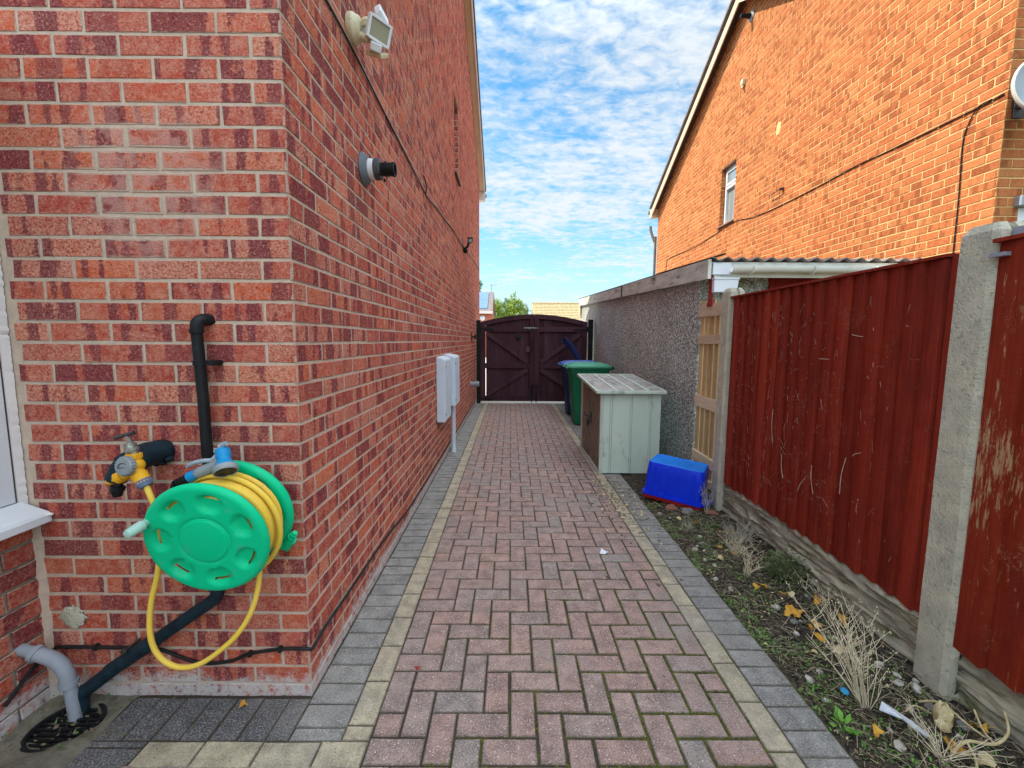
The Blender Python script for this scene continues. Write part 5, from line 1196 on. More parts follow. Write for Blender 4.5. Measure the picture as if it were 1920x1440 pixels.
fpn = feather_panel(1.735, 3.402, 1.768, 0.262, 1.752, 17, FENCE, 'whole dark red fence panel between the two concrete posts, scratched by old vines', 2)
m = MB(); m.box((1.752, 1.682, 0.262), (1.79, 1.728, 1.752), 0, None, [[(.22, .5, .5, 1)] * 4] * 6); m.build('edge_batten', FENCE, fpn, bevel=0.002)
fpr = feather_panel(0.20, 1.546, 1.742, 0.235, 1.765, 12, FENCE_N, 'nearest bright red fence panel at the right edge with paint worn to bare wood', 6)
m = MB(); m.box((1.775, 1.44, 1.2), (1.80, 1.55, 1.82)); m.box((1.7, 1.50, 1.715), (1.725, 1.55, 1.728)); m.build('metal_bracket', GREY_P, fpr)
def gravel_board(ya, yb, x, z0, z1, seed, label):
    m = MB(); nyy, nzz = 260, 40; vs = []
    for j in range(nzz + 1):
        for i in range(nyy + 1):
            y = ya + (yb - ya) * i / nyy; z = z0 + (z1 - z0) * j / nzz
            edge = min(1, (1 - abs(2 * j / nzz - 1)) * 7)
            r = fbm((y * 3.2 + seed, z * 26, 0.3), 5); led = abs((fbm((y * 1.3 + seed, z * 15, 4.0), 2)))
            d = 0.022 * r + 0.006 * fbm((y * 22 + seed, z * 40, 1.3), 4) - 0.030 * max(0, 0.30 - led) / 0.30
            vs.append((x - 0.012 - (0.008 + d) * edge, y, z))
    m.add(vs, [(j * (nyy + 1) + i, (j + 1) * (nyy + 1) + i, (j + 1) * (nyy + 1) + i + 1, j * (nyy + 1) + i + 1) for j in range(nzz) for i in range(nyy)], 0, True)
    b = [(x - 0.012, ya, z1), (x - 0.012, yb, z1), (x + 0.035, yb, z1), (x + 0.035, ya, z1)]
    m.add(b, [(0, 3, 2, 1)]); m.add([(x + 0.035, ya, z0), (x + 0.035, yb, z0), (x + 0.035, yb, z1), (x + 0.035, ya, z1)], [(0, 1, 2, 3)])
    o = m.build('gravel_board', GRAVEL_B, fixn=False); return tag(o, label, 'gravel board', 'rock-faced concrete gravel boards')
gravel_board(1.675, 3.40, 1.775, -0.06, 0.262, 3.0, 'rock-faced concrete gravel board under the dark red panel between the posts')
gravel_board(0.2, 1.546, 1.79, -0.06, 0.225, 8.0, 'rock-faced concrete gravel board under the worn bright red panel at the right edge')
# dry vine tendrils still stuck to the far panel
m = MB(); rn = random.Random(77)
for i in range(400):
    y = 1.80 + 1.55 * rn.random() ** 0.75; z = 0.40 + 1.22 * rn.random()
    if rn.random() < 0.35: y = rn.uniform(2.5, 3.3)
    L = rn.uniform(0.008, 0.05) if rn.random() < .85 else rn.uniform(.05, .10); a = rn.uniform(-0.6, 0.6) + (pi / 2 if rn.random() < 0.75 else 0); p = [Vector((1.768 - 0.034 + (((y - 1.735) / 0.098) % 1) * 0.026, y, z))]
    for k in range(4):
        a += rn.uniform(-0.55, 0.55); q = p[-1] + Vector((0, cos(a), sin(a))) * L / 4; q.x = 1.768 - 0.0335 + (((q.y - 1.735) / 0.098) % 1) * 0.026 - rn.uniform(0, .0015); p.append(q)
    m.tube(p, rn.choice([0.0005, 0.0007, 0.0009]), 4, 0, False)
for (y, z, dy, dz_) in ((2.10, 1.44, .07, 0.012), (2.31, 1.32, .08, 0.0), (2.05, 0.87, .05, -.03), (2.35, 0.55, .03, .16), (2.16, 0.62, -.02, .2), (2.42, 0.62, .06, -.1), (2.75, 0.75, 0.02, .22), (2.62, 0.55, .03, .15)):
    m.tube(lpath([(1.731, y, z), (1.728, y + dy * .5 + .006, z + dz_ * .5), (1.732, y + dy, z + dz_)]), 0.0019, 5)
tag(m.build('dried_vine', gm('vine_tan', (0.56, 0.41, 0.31), (0.36, 0.22, 0.16), 60, 0.9)), 'pale dried vine tendrils clinging to the dark red fence panel', 'vine')

# ================================================================== metal shed, bins, crate
sh = thing('storage_shed', (1.26, 5.1, 0), 'low pale green metal storage shed with brown door and sloping roof', 'shed')
SX0, SX1, SY0, SY1 = 0.945, 1.575, 4.40, 5.62
def shz(x): return 0.865 + 0.0 * x
m = MB(); m.box((SX0 + 0.01, SY0 + 0.004, 0.012), (SX1, SY1, 0.868))
for x in (1.055, 1.245, 1.255, 1.43, 1.44): pass
wsh = m.build('wall', SHED_W, sh)
for x in (1.045, 1.255, 1.455):                              # folded seams of the near end
    m = MB(); m.box((x, SY0 - 0.012, 0.015), (x + 0.016, SY0 + 0.003, 0.866)); m.build('seam', SHED_W, wsh, bevel=0.003)
    m = MB(); m.box((x + 0.0165, SY0 - 0.001, 0.015), (x + 0.021, SY0 + 0.003, 0.866)); m.build('seam_gap', SILL_DK, wsh)
m = MB(); m.box((SX0 - 0.004, SY0 - 0.004, 0.0), (SX0 + 0.03, SY0 + 0.035, 0.872)); m.box((SX0 - 0.004, SY1 - 0.12, 0.0), (SX0 + 0.03, SY1, 0.93)); m.box((SX0 - 0.012, SY0, 0.0), (SX0 + 0.028, SY1, 0.022)); m.build('corner_trim', SHED_T, sh, bevel=0.003)
m = MB(); m.box((SX0 + 0.005, SY0 + 0.06, 0.03), (SX0 + 0.022, 5.06, 0.86)); dd = m.build('door', SHED_DOOR, sh, bevel=0.003)
m = MB(); m.box((SX0 - 0.002, 5.07, 0.03), (SX0 + 0.016, 5.50, 0.88)); d2 = m.build('door', SHED_DOOR, sh, bevel=0.003)
m = MB(); m.tube(lpath([(SX0 - 0.005, 4.98, 0.52), (SX0 - 0.05, 5.0, 0.535), (SX0 - 0.055, 5.08, 0.56)]), 0.009, 8); m.box((SX0 - 0.004, 4.92, 0.45), (SX0 + 0.005, 5.0, 0.58)); m.blob((SX0 - 0.03, 4.96, 0.46), 0.016, 0.028, 0.045, 3); m.build('padlock', STEEL_D, dd)
m = MB()                                                     # lid rising to the back, ribbed
def rz(y): return 0.880 + (0.950 - 0.880) * (y - SY0) / (SY1 - SY0)
X0s, X1s = SX0 - 0.05, SX1 + 0.03
vs = [(X0s, SY0 - .05, rz(SY0 - .05)), (X1s, SY0 - .05, rz(SY0 - .05)), (X1s, SY1 + .03, rz(SY1)), (X0s, SY1 + .03, rz(SY1))]
vs += [(x, y, z + 0.018) for x, y, z in vs]
m.add(vs, [(0, 3, 2, 1), (4, 5, 6, 7), (0, 1, 5, 4), (1, 2, 6, 5), (2, 3, 7, 6), (3, 0, 4, 7)]); rfs = m.build('roof', SHED_R, sh)
m = MB()
for (a, b) in (((X0s, SY0 - .05), (X1s, SY0 - .05)), ((X0s, SY1 + .03), (X1s, SY1 + .03)), ((X0s, SY0 - .05), (X0s, SY1 + .03)), ((X1s, SY0 - .05), (X1s, SY1 + .03))):
    m.bar((a[0], a[1], rz(a[1]) + .008), (b[0], b[1], rz(b[1]) + .008), 0.022, 0.030)
m.build('roof_trim', SHED_W, rfs, bevel=0.003)
for x in (1.10, 1.27, 1.43):
    m = MB(); m.bar((x, SY0 - .03, rz(SY0 - .03) + .021), (x, SY1 + .02, rz(SY1) + .021), 0.03, 0.014); m.build('roof_rib', SHED_W, rfs, bevel=0.004)
for (x, y) in ((1.5, 4.9), (1.45, 5.5)):
    pass
m = MB(); m.prism([(SX0 + .004, 0), (SX1, 0), (SX1, 0.02), (SX0 + .004, 0.02)], (0, SY0 + 0.0035, 0.862), X3, Z3, Y3, 0.003); m.build('gable_strip', SHED_T, sh)

def wheelie_bin(x, y, h, body, lid, label, rot=0.0, group='wheelie bins by the wall'):
    """lid hinge and wheels at +Y side turned by rot; the lid's lip overhangs the front"""
    o = thing('wheelie_bin', (x, y, 0), label, 'wheelie bin', group)
    R3 = Matrix.Rotation(rot, 3, 'Z'); B = Vector((x, y, 0))
    def T(p): return B + R3 @ Vector(p)
    def ringv(w, d, z, yo=0.0, r=0.04, n=4):
        out = []
        for (sx_, sy_, a0) in ((1, 1, 0), (-1, 1, 90), (-1, -1, 180), (1, -1, 270)):
            for k in range(n + 1):
                t = radians(a0 + 90 * k / n); out.append(T((sx_ * (w / 2 - r) + r * cos(t), yo + sy_ * (d / 2 - r) + r * sin(t), z)))
        return out
    m = MB(); rings = [ringv(0.43, 0.45, 0.02), ringv(0.44, 0.47, 0.06), ringv(0.46, 0.50, 0.25), ringv(0.50, 0.60, h - 0.16), ringv(0.52, 0.625, h - 0.145), ringv(0.535, 0.64, h - 0.06), ringv(0.56, 0.66, h - 0.055), ringv(0.56, 0.66, h - 0.02)]
    vs = [p for r in rings for p in r]; c = len(rings[0])
    m.add(vs, [(i * c + k, i * c + (k + 1) % c, (i + 1) * c + (k + 1) % c, (i + 1) * c + k) for i in range(len(rings) - 1) for k in range(c)] + [tuple(reversed(range(c)))], 0, True)
    m.build('body', body, o)
    m = MB(); rings = [ringv(0.585, 0.70, h - 0.03), ringv(0.595, 0.71, h - 0.012), ringv(0.585, 0.70, h + 0.002), ringv(0.54, 0.64, h + 0.012), ringv(0.50, 0.58, h + 0.030, 0.0), ringv(0.42, 0.46, h + 0.045, 0.02), ringv(0.2, 0.2, h + 0.052, 0.03)]
    vs = [p for r in rings for p in r]
    m.add(vs, [(i * c + k, i * c + (k + 1) % c, (i + 1) * c + (k + 1) % c, (i + 1) * c + k) for i in range(len(rings) - 1) for k in range(c)] + [tuple(range(6 * c, 7 * c)), tuple(reversed(range(c)))], 0, True)
    for s_ in (-1, 1): m.bar(T((s_ * 0.2, -0.345, h - 0.005)), T((s_ * 0.2, -0.39, h - 0.03)), 0.14, 0.02)
    ld = m.build('lid', lid, o)
    m = MB(); m.bar(T((-0.09, -0.10, h + 0.046)), T((0.09, -0.10, h + 0.046)), 0.03, 0.006); m.build('lid_slot', BLACK_P, ld)
    m = MB(); m.tube([T((-0.24, 0.385, h - 0.03)), T((0.24, 0.385, h - 0.03))], 0.016, 10)
    for s_ in (-1, 1): m.bar(T((s_ * 0.22, 0.31, h - 0.04)), T((s_ * 0.22, 0.39, h - 0.03)), 0.04, 0.05)
    m.build('handle', body, o)
    for s_ in (-1, 1):
        m = MB(); m.lathe([(0, -0.025), (0.07, -0.025), (0.095, -0.02), (0.1, 0), (0.095, 0.02), (0.07, 0.025), (0, 0.025)], T((s_ * 0.25, 0.22, 0.10)), R3 @ X3, 20); m.build('wheel', BLACK_P, o)
    return o
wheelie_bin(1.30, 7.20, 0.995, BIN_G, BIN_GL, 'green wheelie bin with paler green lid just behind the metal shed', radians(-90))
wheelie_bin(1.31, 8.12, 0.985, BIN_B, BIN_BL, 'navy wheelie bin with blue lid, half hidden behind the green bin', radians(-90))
m = MB(); tp = lpath([(1.40, 8.60, 0.90), (1.33, 8.58, 1.10), (1.22, 8.55, 1.28), (1.12, 8.50, 1.37), (1.06, 8.46, 1.415)])
m.tube(tp, 0.058, 18, 0, False); m.tube(tp, 0.048, 18, 0, False); m.lathe([(0.048, 0), (0.064, 0), (0.066, 0.014), (0.05, 0.016)], tp[-1], (tp[-1] - tp[-3]).normalized(), 20)
m.tube([(1.40, 8.60, 0.92), (1.43, 8.61, 0.4), (1.44, 8.62, 0.03)], 0.058, 14)
tag(m.build('downpipe_offcut', BIN_B), 'dark blue plastic tube curving up above the bins before the gate', 'pipe')

# upturned blue crate
cr = thing('recycling_box', (1.5, 3.73, 0.05), 'upturned blue plastic recycling box lying on rubble by the fence', 'crate')
RC = Matrix.Rotation(radians(-33), 3, 'Z'); RT = Matrix.Rotation(radians(4), 3, 'Y')
def ct(p): return Vector((1.470, 3.665, 0.050)) + RC @ (RT @ Vector((p[0] * 0.86, p[1] * 0.92, p[2])))
def rr(w, d, z, r=0.045, n=5):
    out = []
    for (sx_, sy_, a0) in ((1, 1, 0), (-1, 1, 90), (-1, -1, 180), (1, -1, 270)):
        for k in range(n + 1):
            t = radians(a0 + 90 * k / n); out.append(ct((sx_ * (w / 2 - r) + r * cos(t), sy_ * (d / 2 - r) + r * sin(t), z)))
    return out
def shell(m, rings, cap=True):
    vs = [p for r in rings for p in r]; c = len(rings[0])
    fs = [(i * c + k, i * c + (k + 1) % c, (i + 1) * c + (k + 1) % c, (i + 1) * c + k) for i in range(len(rings) - 1) for k in range(c)]
    if cap: fs.append(tuple(range((len(rings) - 1) * c, len(rings) * c)))
    m.add(vs, fs, 0, True)
m = MB(); shell(m, [rr(0.575, 0.385, 0.012), rr(0.59, 0.40, 0.010), rr(0.59, 0.40, 0.032), rr(0.555, 0.365, 0.036), rr(0.545, 0.352, 0.20), rr(0.530, 0.335, 0.288), rr(0.518, 0.323, 0.298)], False); m.build('body', CRATE, cr)
m = MB(); shell(m, [rr(0.518, 0.323, 0.298), rr(0.50, 0.305, 0.303), rr(0.485, 0.29, 0.296), rr(0.3, 0.15, 0.296)]); m.build('base', CRATE_BASE, cr)
m = MB(); shell(m, [rr(0.56, 0.37, -0.022), rr(0.575, 0.385, -0.020), rr(0.58, 0.39, 0.006), rr(0.5, 0.3, 0.006)]); m.build('red_rim', RED_P, cr)
for q in (-0.19, 0.19):
    m = MB(); m.bar(ct((q, -0.188, 0.04)), ct((q * .97, -0.170, 0.27)), 0.022, 0.010, RC @ Y3); m.build('rib', CRATE, cr, bevel=0.004)
m = MB(); m.bar(ct((0.285, -0.07, 0.024)), ct((0.345, -0.075, 0.02)), 0.16, 0.012); m.build('handle_lip', CRATE, cr, bevel=0.004)
m = MB()
for (x, y, z, r, s) in ((1.36, 3.60, 0.015, 0.055, 1), (1.40, 3.56, 0.01, 0.045, 2), (1.60, 3.55, 0.015, 0.06, 4)):
    pass
bm_ = [((1.36, 3.47), 0.05, BRICKBIT, 'broken brick wedged under the near edge of the upturned blue box'), ((1.47, 3.385), 0.055, STONE_G, 'dark rubble lump under the front edge of the upturned blue box'), ((1.655, 3.36), 0.05, BRICKBIT, 'brown rubble lump behind weeds at the right end of the blue box')]
for i, (p, r, mt, lb) in enumerate(bm_):
    m = MB(); m.blob((p[0], p[1], 0.012), r * 1.15, r * 0.8, r * 0.55, 40 + i, 7, 4, 0.28); tag(m.build('rubble', mt, bevel=0.003), lb, 'rubble')

# ================================================================== plants and litter in the soil bed
def dry_weed(x, y, h, n, spread, seed, mt, label, lean=(0, 0), r=0.0016, branch=4, heads=True, name='dry_weed'):
    rn = random.Random(seed); m = MB(); z0 = soil_z(x, y) - 0.01
    for i in range(n):
        a = rn.uniform(0, 2 * pi); s = spread * sqrt(rn.random()); hh = h * rn.uniform(0.45, 1.0)
        tip = Vector((x + cos(a) * s + lean[0] * hh, y + sin(a) * s + lean[1] * hh, z0 + hh)); b = Vector((x + rn.uniform(-.02, .02), y + rn.uniform(-.02, .02), z0))
        mid = b.lerp(tip, 0.5) + Vector((rn.uniform(-.02, .02), rn.uniform(-.02, .02), hh * 0.10))
        path = smooth_path([b, mid, tip], 4); m.tube(path, [r * (1 - 0.6 * k / (len(path) - 1)) for k in range(len(path))], 5, 0, False)
        for k in range(rn.randint(max(0, branch - 2), branch + 1)):
            p = path[rn.randint(3, len(path) - 2)]; a2 = rn.uniform(0, 2 * pi); L = hh * rn.uniform(0.12, 0.34)
            q = p + Vector((cos(a2) * L * .6, sin(a2) * L * .6, L * .8)); m.tube([p, p.lerp(q, .5) + Vector((0, 0, -L * .06)), q], [r * .6, r * .5, r * .3], 4, 0, False)
            if heads and rn.random() < 0.6:
                for _ in range(3): m.blob(q + Vector((rn.uniform(-.008, .008), rn.uniform(-.008, .008), rn.uniform(-.01, .01))), .0022, .0022, .0035, rn.random(), 5, 3)
    return tag(m.build(name, mt, fixn=False), label, 'weed', 'dry weeds in the soil bed')
dry_weed(1.395, 1.53, 0.40, 34, 0.15, 1, STRAW, 'tallest straw-coloured dry weed clump, in the near part of the soil bed', (-0.30, 0.10), 0.0018)
dry_weed(1.44, 2.44, 0.20, 18, 0.10, 2, STRAW, 'pale branched dry weed midway along the bed near the paving edge', (0.12, 0.0), 0.0015)
dry_weed(1.62, 3.36, 0.27, 16, 0.08, 3, STRAW_G, 'grey dry weed rising in front of the right end of the blue box', (0.0, 0.05), 0.0017)
dry_weed(1.62, 2.86, 0.16, 60, 0.16, 4, STRAW_G, 'tangled wiry grey dead weed lying against the concrete gravel board', (0.1, 0.0), 0.0010, 6, False)
dry_weed(1.50, 2.70, 0.15, 46, 0.12, 5, STRAW, 'matted fine straw tuft between the blue box and the green shrub', (0.05, 0.0), 0.0010, 5, False)
dry_weed(1.62, 1.98, 0.30, 9, 0.14, 6, STRAW, 'sparse thin dry stalks near the gravel board below the near panel end', (-0.25, 0.0), 0.0013)
dry_weed(1.33, 3.05, 0.10, 24, 0.10, 7, STRAW_G, 'low flattened dead weed at the paving edge beyond the white stones', (0.1, 0.0), 0.0010, 4, False)
dry_weed(1.47, 1.30, 0.13, 28, 0.16, 8, STRAW, 'low spiky dry weed at the bottom edge of the picture', (0.1, 0.1), 0.0013, 4, False)
# leafy things
def leaf_poly(rn, L, W, curl):
    pts = []
    for t, wv in ((0, 0.0), (0.2, 0.75), (0.45, 1.0), (0.7, 0.75), (1.0, 0.0)):
        pts.append((t * L, wv * W / 2))
    vs = []
    for (a, b) in pts: vs += [Vector((a, b, curl * (b * b) * 40 - curl * a * a * 6)), Vector((a, -b, curl * (b * b) * 40 - curl * a * a * 6))]
    fs = [(0, 2, 3), (2, 4, 5, 3), (4, 6, 7, 5), (6, 8, 7)]
    return vs, fs
def leafy(name, x, y, n, rad, h, L, W, seed, mt, label, cat, group=None, up=0.3):
    rn = random.Random(seed); m = MB(); z0 = soil_z(x, y)
    for i in range(n):
        a = rn.uniform(0, 2 * pi); s = rad * sqrt(rn.random()); zz = z0 + h * rn.random() * (1 - 0.6 * s / rad)
        vs, fs = leaf_poly(rn, L * rn.uniform(.6, 1.15), W * rn.uniform(.7, 1.1), rn.uniform(-.2, .8))
        R = Matrix.Rotation(a + rn.uniform(-.8, .8), 3, 'Z') @ Matrix.Rotation(-rn.uniform(up - .4, up + .5), 3, 'Y') @ Matrix.Rotation(rn.uniform(-.6, .6), 3, 'X')
        p = Vector((x + cos(a) * s, y + sin(a) * s, zz)); m.add([p + R @ v for v in vs], fs, 0, True)
        if i % 3 == 0: m.tube([(x + cos(a) * s * .3, y + sin(a) * s * .3, z0 - .005), p], 0.0012, 4, 0, False)
    return tag(m.build(name, mt, fixn=False), label, cat, group)
leafy('shrub', 1.655, 2.42, 300, 0.125, 0.20, 0.026, 0.016, 12, SHRUB_G, 'small dark green leafy shrub against the gravel board', 'shrub')
leafy('seedling', 1.228, 1.425, 13, 0.030, 0.045, 0.042, 0.022, 13, WEED_G, 'bright green leafy seedling at the grey paving edge, lowest in the picture', 'seedling', 'green seedlings')
leafy('seedling', 1.32, 1.78, 16, 0.05, 0.03, 0.020, 0.012, 14, SHRUB_G, 'small dull green seedling among dry stalks beside the grey paving', 'seedling', 'green seedlings')
leafy('seedling', 1.36, 1.62, 18, 0.05, 0.02, 0.022, 0.010, 15, SHRUB_G, 'flat dull green weed left of the tallest straw clump', 'seedling', 'green seedlings')
leafy('seedling', 0.735, 1.72, 9, 0.02, 0.012, 0.018, 0.010, 16, WEED_G, 'tiny green weed growing in a joint of the red paving', 'seedling', 'green seedlings')
leafy('seedling', 2.02, 4.02, 12, 0.03, 0.02, 0.025, 0.014, 17, WEED_G, 'green sprig behind the far post', 'seedling') if False else None

rn = random.Random(50)
# fallen leaves: three shapes, copied
def fallen(seed, mt):
    r = random.Random(seed); m = MB(); n = 11; vs = [(0, 0, 0.004)]
    for k in range(n):
        t = 2 * pi * k / n; q = 0.023 * (1 + 0.32 * sin(2.5 * t + seed) + r.uniform(-.22, .22)); vs.append((q * cos(t), q * sin(t) * .85, 0.006 + 0.010 * sin(2 * t + seed) + r.uniform(-.004, .004)))
    m.add(vs, [(0, 1 + k, 1 + (k + 1) % n) for k in range(n)], 0, True); m.tube([(0.018, 0, .004), (0.045, 0.006, .006)], 0.0011, 4, 0, False)
    return m.build('fallen_leaf', mt, fixn=False, org=(0, 0, 0))
protos = [fallen(1, LEAF_Y), fallen(2, LEAF_Y), fallen(3, LEAF_P)]
spots = [(1.421, 2.303, 0), (1.45, 2.29, 1), (1.532, 2.237, 0), (1.555, 2.225, 2), (1.45, 2.066, 1), (1.475, 2.06, 0), (1.50, 2.05, 1), (1.665, 2.134, 0), (1.64, 2.13, 1), (1.68, 2.02, 0), (1.66, 1.985, 1), (1.476, 1.964, 1), (1.51, 1.955, 0), (1.462, 1.871, 0), (1.473, 1.785, 1), (1.485, 1.765, 2),
         (1.38, 1.785, 2), (1.54, 1.344, 0), (1.56, 1.325, 1), (1.31, 1.373, 0), (1.54, 3.0, 1), (1.60, 2.95, 0), (1.44, 2.80, 1), (1.47, 2.74, 2), (1.50, 2.70, 0), (1.64, 2.74, 2), (1.36, 2.62, 2), (1.33, 3.25, 2), (1.42, 3.10, 1), (1.60, 1.44, 2), (1.70, 1.40, 0), (1.60, 1.28, 2)]
first = {}
for i, (x, y, k) in enumerate(spots):
    src = protos[k]
    if k not in first: o = src; first[k] = 1
    else: o = src.copy(); COL.objects.link(o)
    o.location = (x, y, soil_z(x, y) + 0.012 + rn.uniform(0, .012)); o.rotation_euler = (rn.uniform(-.5, .5), rn.uniform(-.5, .5), rn.uniform(0, 6.28)); s = rn.uniform(0.75, 1.25); o.scale = (s, s, s)
    if k < 2: tag(o, 'yellow fallen leaf lying on the dark soil bed by the fence', 'leaf', 'yellow fallen leaves on the soil bed')
    else: tag(o, 'pale tan fallen leaf lying on the dark soil bed by the fence', 'leaf', 'pale fallen leaves on the soil bed')
o = protos[0].copy(); COL.objects.link(o); o.location = (-1.026, 1.505, 0.008); o.rotation_euler = (0.1, 0.2, 1.9); o.scale = (.75, .75, .75); tag(o, 'single yellow leaf on the dark grey paving below the hose reel', 'leaf'); 
if 'group' in o: del o['group']
o = protos[1].copy(); COL.objects.link(o); o.data = o.data.copy(); o.data.materials[0] = LEAF_R; o.location = (-0.395, 1.70, 0.008); o.rotation_euler = (0.8, 0.1, .4); o.scale = (.6, .35, .6); tag(o, 'small curled dark red leaf on the red paving near the buff course', 'leaf')
if 'group' in o: del o['group']
# stones
def stone(seed, mt):
    m = MB(); m.blob((0, 0, 0), 0.019, 0.015, 0.011, seed, 8, 5, 0.22); o = m.build('stone', mt, org=(0, 0, 0)); return o
sp = [stone(1, STONE_W), stone(5, STONE_W), stone(9, STONE_G)]; first = {}
st = [(1.29, 2.80), (1.275, 2.76), (1.30, 2.72), (1.27, 2.62), (1.345, 2.83), (1.30, 2.55), (1.25, 2.42), (1.26, 2.30), (1.38, 2.95), (1.36, 2.70), (1.285, 3.28), (1.24, 3.35), (1.64, 1.66), (1.66, 1.58), (1.63, 1.52), (1.68, 1.50), (1.70, 1.62), (1.60, 1.60), (1.55, 1.50), (1.66, 1.43), (1.62, 1.37), (1.40, 1.40), (1.35, 1.33), (1.50, 1.42), (1.45, 2.0), (1.50, 2.02), (1.38, 1.92), (1.33, 1.70), (1.57, 1.90), (1.62, 2.20), (1.44, 2.14), (1.24, 1.55), (1.27, 1.66), (1.60, 1.72), (1.56, 1.80)]
for i, (x, y) in enumerate(st):
    k = (0, 1, 0, 1, 2)[i % 5]
    if k not in first: o = sp[k]; first[k] = 1
    else: o = sp[k].copy(); COL.objects.link(o)
    x += rn.uniform(-.015, .015); y += rn.uniform(-.015, .015)
    o.location = (x, y, soil_z(x, y) + 0.006); o.rotation_euler = (rn.uniform(-.4, .4), rn.uniform(-.4, .4), rn.uniform(0, 6.28)); s = rn.uniform(0.5, 1.25); o.scale = (s, s, s * .9)
    if k < 2: tag(o, 'pale stone lying on the dark soil bed by the fence', 'stone', 'pale stones on the soil bed')
    else: tag(o, 'grey stone lying on the dark soil bed by the fence', 'stone', 'grey stones on the soil bed')
m = MB(); m.lathe([(0, 0.006), (0.013, 0.006), (0.0145, 0.004), (0.015, 0), (0, 0)], (1.348, 1.57, soil_z(1.348, 1.57) + 0.012), Vector((0.1, -0.3, 1)), 18); tag(m.build('bottle_cap', LILAC), 'round bright blue bottle cap on the soil among dry stalks', 'bottle cap')
m = MB(); vs = [(1.40, 1.47, .03), (1.425, 1.49, .045), (1.47, 1.42, .035), (1.50, 1.37, .02), (1.47, 1.36, .028), (1.43, 1.41, .05)]
m.add(vs + [(v[0], v[1], v[2] + .004) for v in vs], [(0, 1, 5), (1, 2, 5), (2, 4, 5), (2, 3, 4), (11, 7, 6), (11, 8, 7), (11, 10, 8), (10, 9, 8)]); tag(m.build('plastic_shard', PAPER, fixn=False), 'long white torn plastic shard on the soil near the bottom', 'litter')
m = MB(); m.blob((1.60, 1.43, soil_z(1.6, 1.43) + 0.03), 0.022, 0.03, 0.055, 6, 9, 6, 0.3); m.blob((1.585, 1.41, soil_z(1.6, 1.43) + 0.02), 0.03, 0.02, 0.02, 7, 9, 6, 0.3); tag(m.build('bleached_root', LEAF_P), 'upright bleached root stump at the foot of the near concrete post', 'root')
for i, (pts, r, lb) in enumerate((([(1.50, 1.30, .03), (1.58, 1.33, .045), (1.66, 1.315, .05), (1.72, 1.33, .08), (1.735, 1.36, .13)], .006, 'pale bent root lying along the bottom right corner of the bed'), ([(1.60, 1.52, .02), (1.63, 1.47, .06), (1.66, 1.40, .04), (1.68, 1.36, .03)], .0042, 'thin pale stick leaning below the worn red panel'), ([(1.50, 1.47, .025), (1.545, 1.48, .04), (1.585, 1.455, .03)], .003, 'thin arched pale stalk left of the near concrete post'))):
    m = MB(); pth = smooth_path(pts, 5); m.tube(pth, [r * (1 - .5 * k / len(pth)) for k in range(len(pth))], 7)
    if i == 0: m.tube(smooth_path([(1.66, 1.315, .05), (1.68, 1.37, .05), (1.70, 1.42, .08)], 4), .003, 5); m.tube(smooth_path([(1.58, 1.33, .045), (1.56, 1.28, .03), (1.52, 1.24, .02)], 4), .004, 5)
    tag(m.build('twig', LEAF_P), lb, 'twig')
m = MB(); vs = [(.600, 2.70, .004), (.618, 2.745, .02), (.64, 2.73, .008), (.655, 2.705, .016), (.63, 2.69, .005)]
m.add(vs, [(0, 1, 4), (1, 2, 4), (2, 3, 4)], 0); tag(m.build('paper_scrap', PAPER, fixn=False), 'small white scrap lying on the red paving', 'litter')

# loose litter nobody could count: bits of leaf, twig, straw and grit
m = MB(); rn = random.Random(99)
def bit(x, y, z, mi, L):
    a = rn.uniform(0, 2 * pi); d = Vector((cos(a), sin(a), rn.uniform(-.1, .35))) * L
    if mi in (1, 3):
        p = Vector((x, y, z)); m.tube([p, p + d * .5 + Vector((0, 0, L * .06)), p + d], rn.uniform(.0007, .0015), 3, mi, False)
    else:
        w_ = Vector((-d.y, d.x, rn.uniform(-.4, .4) * L)) * rn.uniform(.25, .5); p = Vector((x, y, z))
        m.add([p, p + d * .5 + w_, p + d + Vector((0, 0, rn.uniform(-.003, .008))), p + d * .5 - w_], [(0, 1, 2, 3)], mi)
for i in range(7500):
    x = 1.19 + 0.55 * rn.random(); y = 0.85 + 2.9 * rn.random() ** 1.2
    mi = rn.choice([0, 0, 0, 0, 1, 1, 1, 2, 3, 3, 3, 4, 4]); bit(x, y, soil_z(x, y) + rn.uniform(0.001, .014), mi, rn.uniform(.006, .022) * (rn.choice([1.5, 2.2, 4.5]) if mi in (1, 3) else rn.choice([.35, .5, .8])))
for i in range(800):                                          # swept onto the paving before the shed and box
    x = rn.gauss(1.0, 0.16); y = rn.gauss(3.65, 0.42)
    if x > 1.18 or (y > 4.33 and x > .88): continue
    bit(x, y, 0.004, rn.choice([0, 0, 1, 2, 3, 3]), rn.uniform(.010, .035))
for i in range(90):
    x = rn.uniform(-.4, .9); y = rn.uniform(1.3, 6); bit(x, y, 0.003, rn.choice([0, 2, 3]), rn.uniform(.004, .012))
for i in range(160):
    x = rn.gauss(-1.62, 0.16); y = rn.gauss(1.43, 0.10)
    if y > 1.55 or x < -1.8: continue
    bit(x, y, 0.012, rn.choice([0, 0, 3, 4]), rn.uniform(.006, .02))
tag(m.build('ground_litter', [LITTER, gm('litter_straw', (0.50, 0.43, 0.30), (0.34, 0.28, 0.18), 60, 0.95), LEAF_P, TWIG, SHRUB_G], fixn=False, org=(0, 0, 0)), kind='stuff')
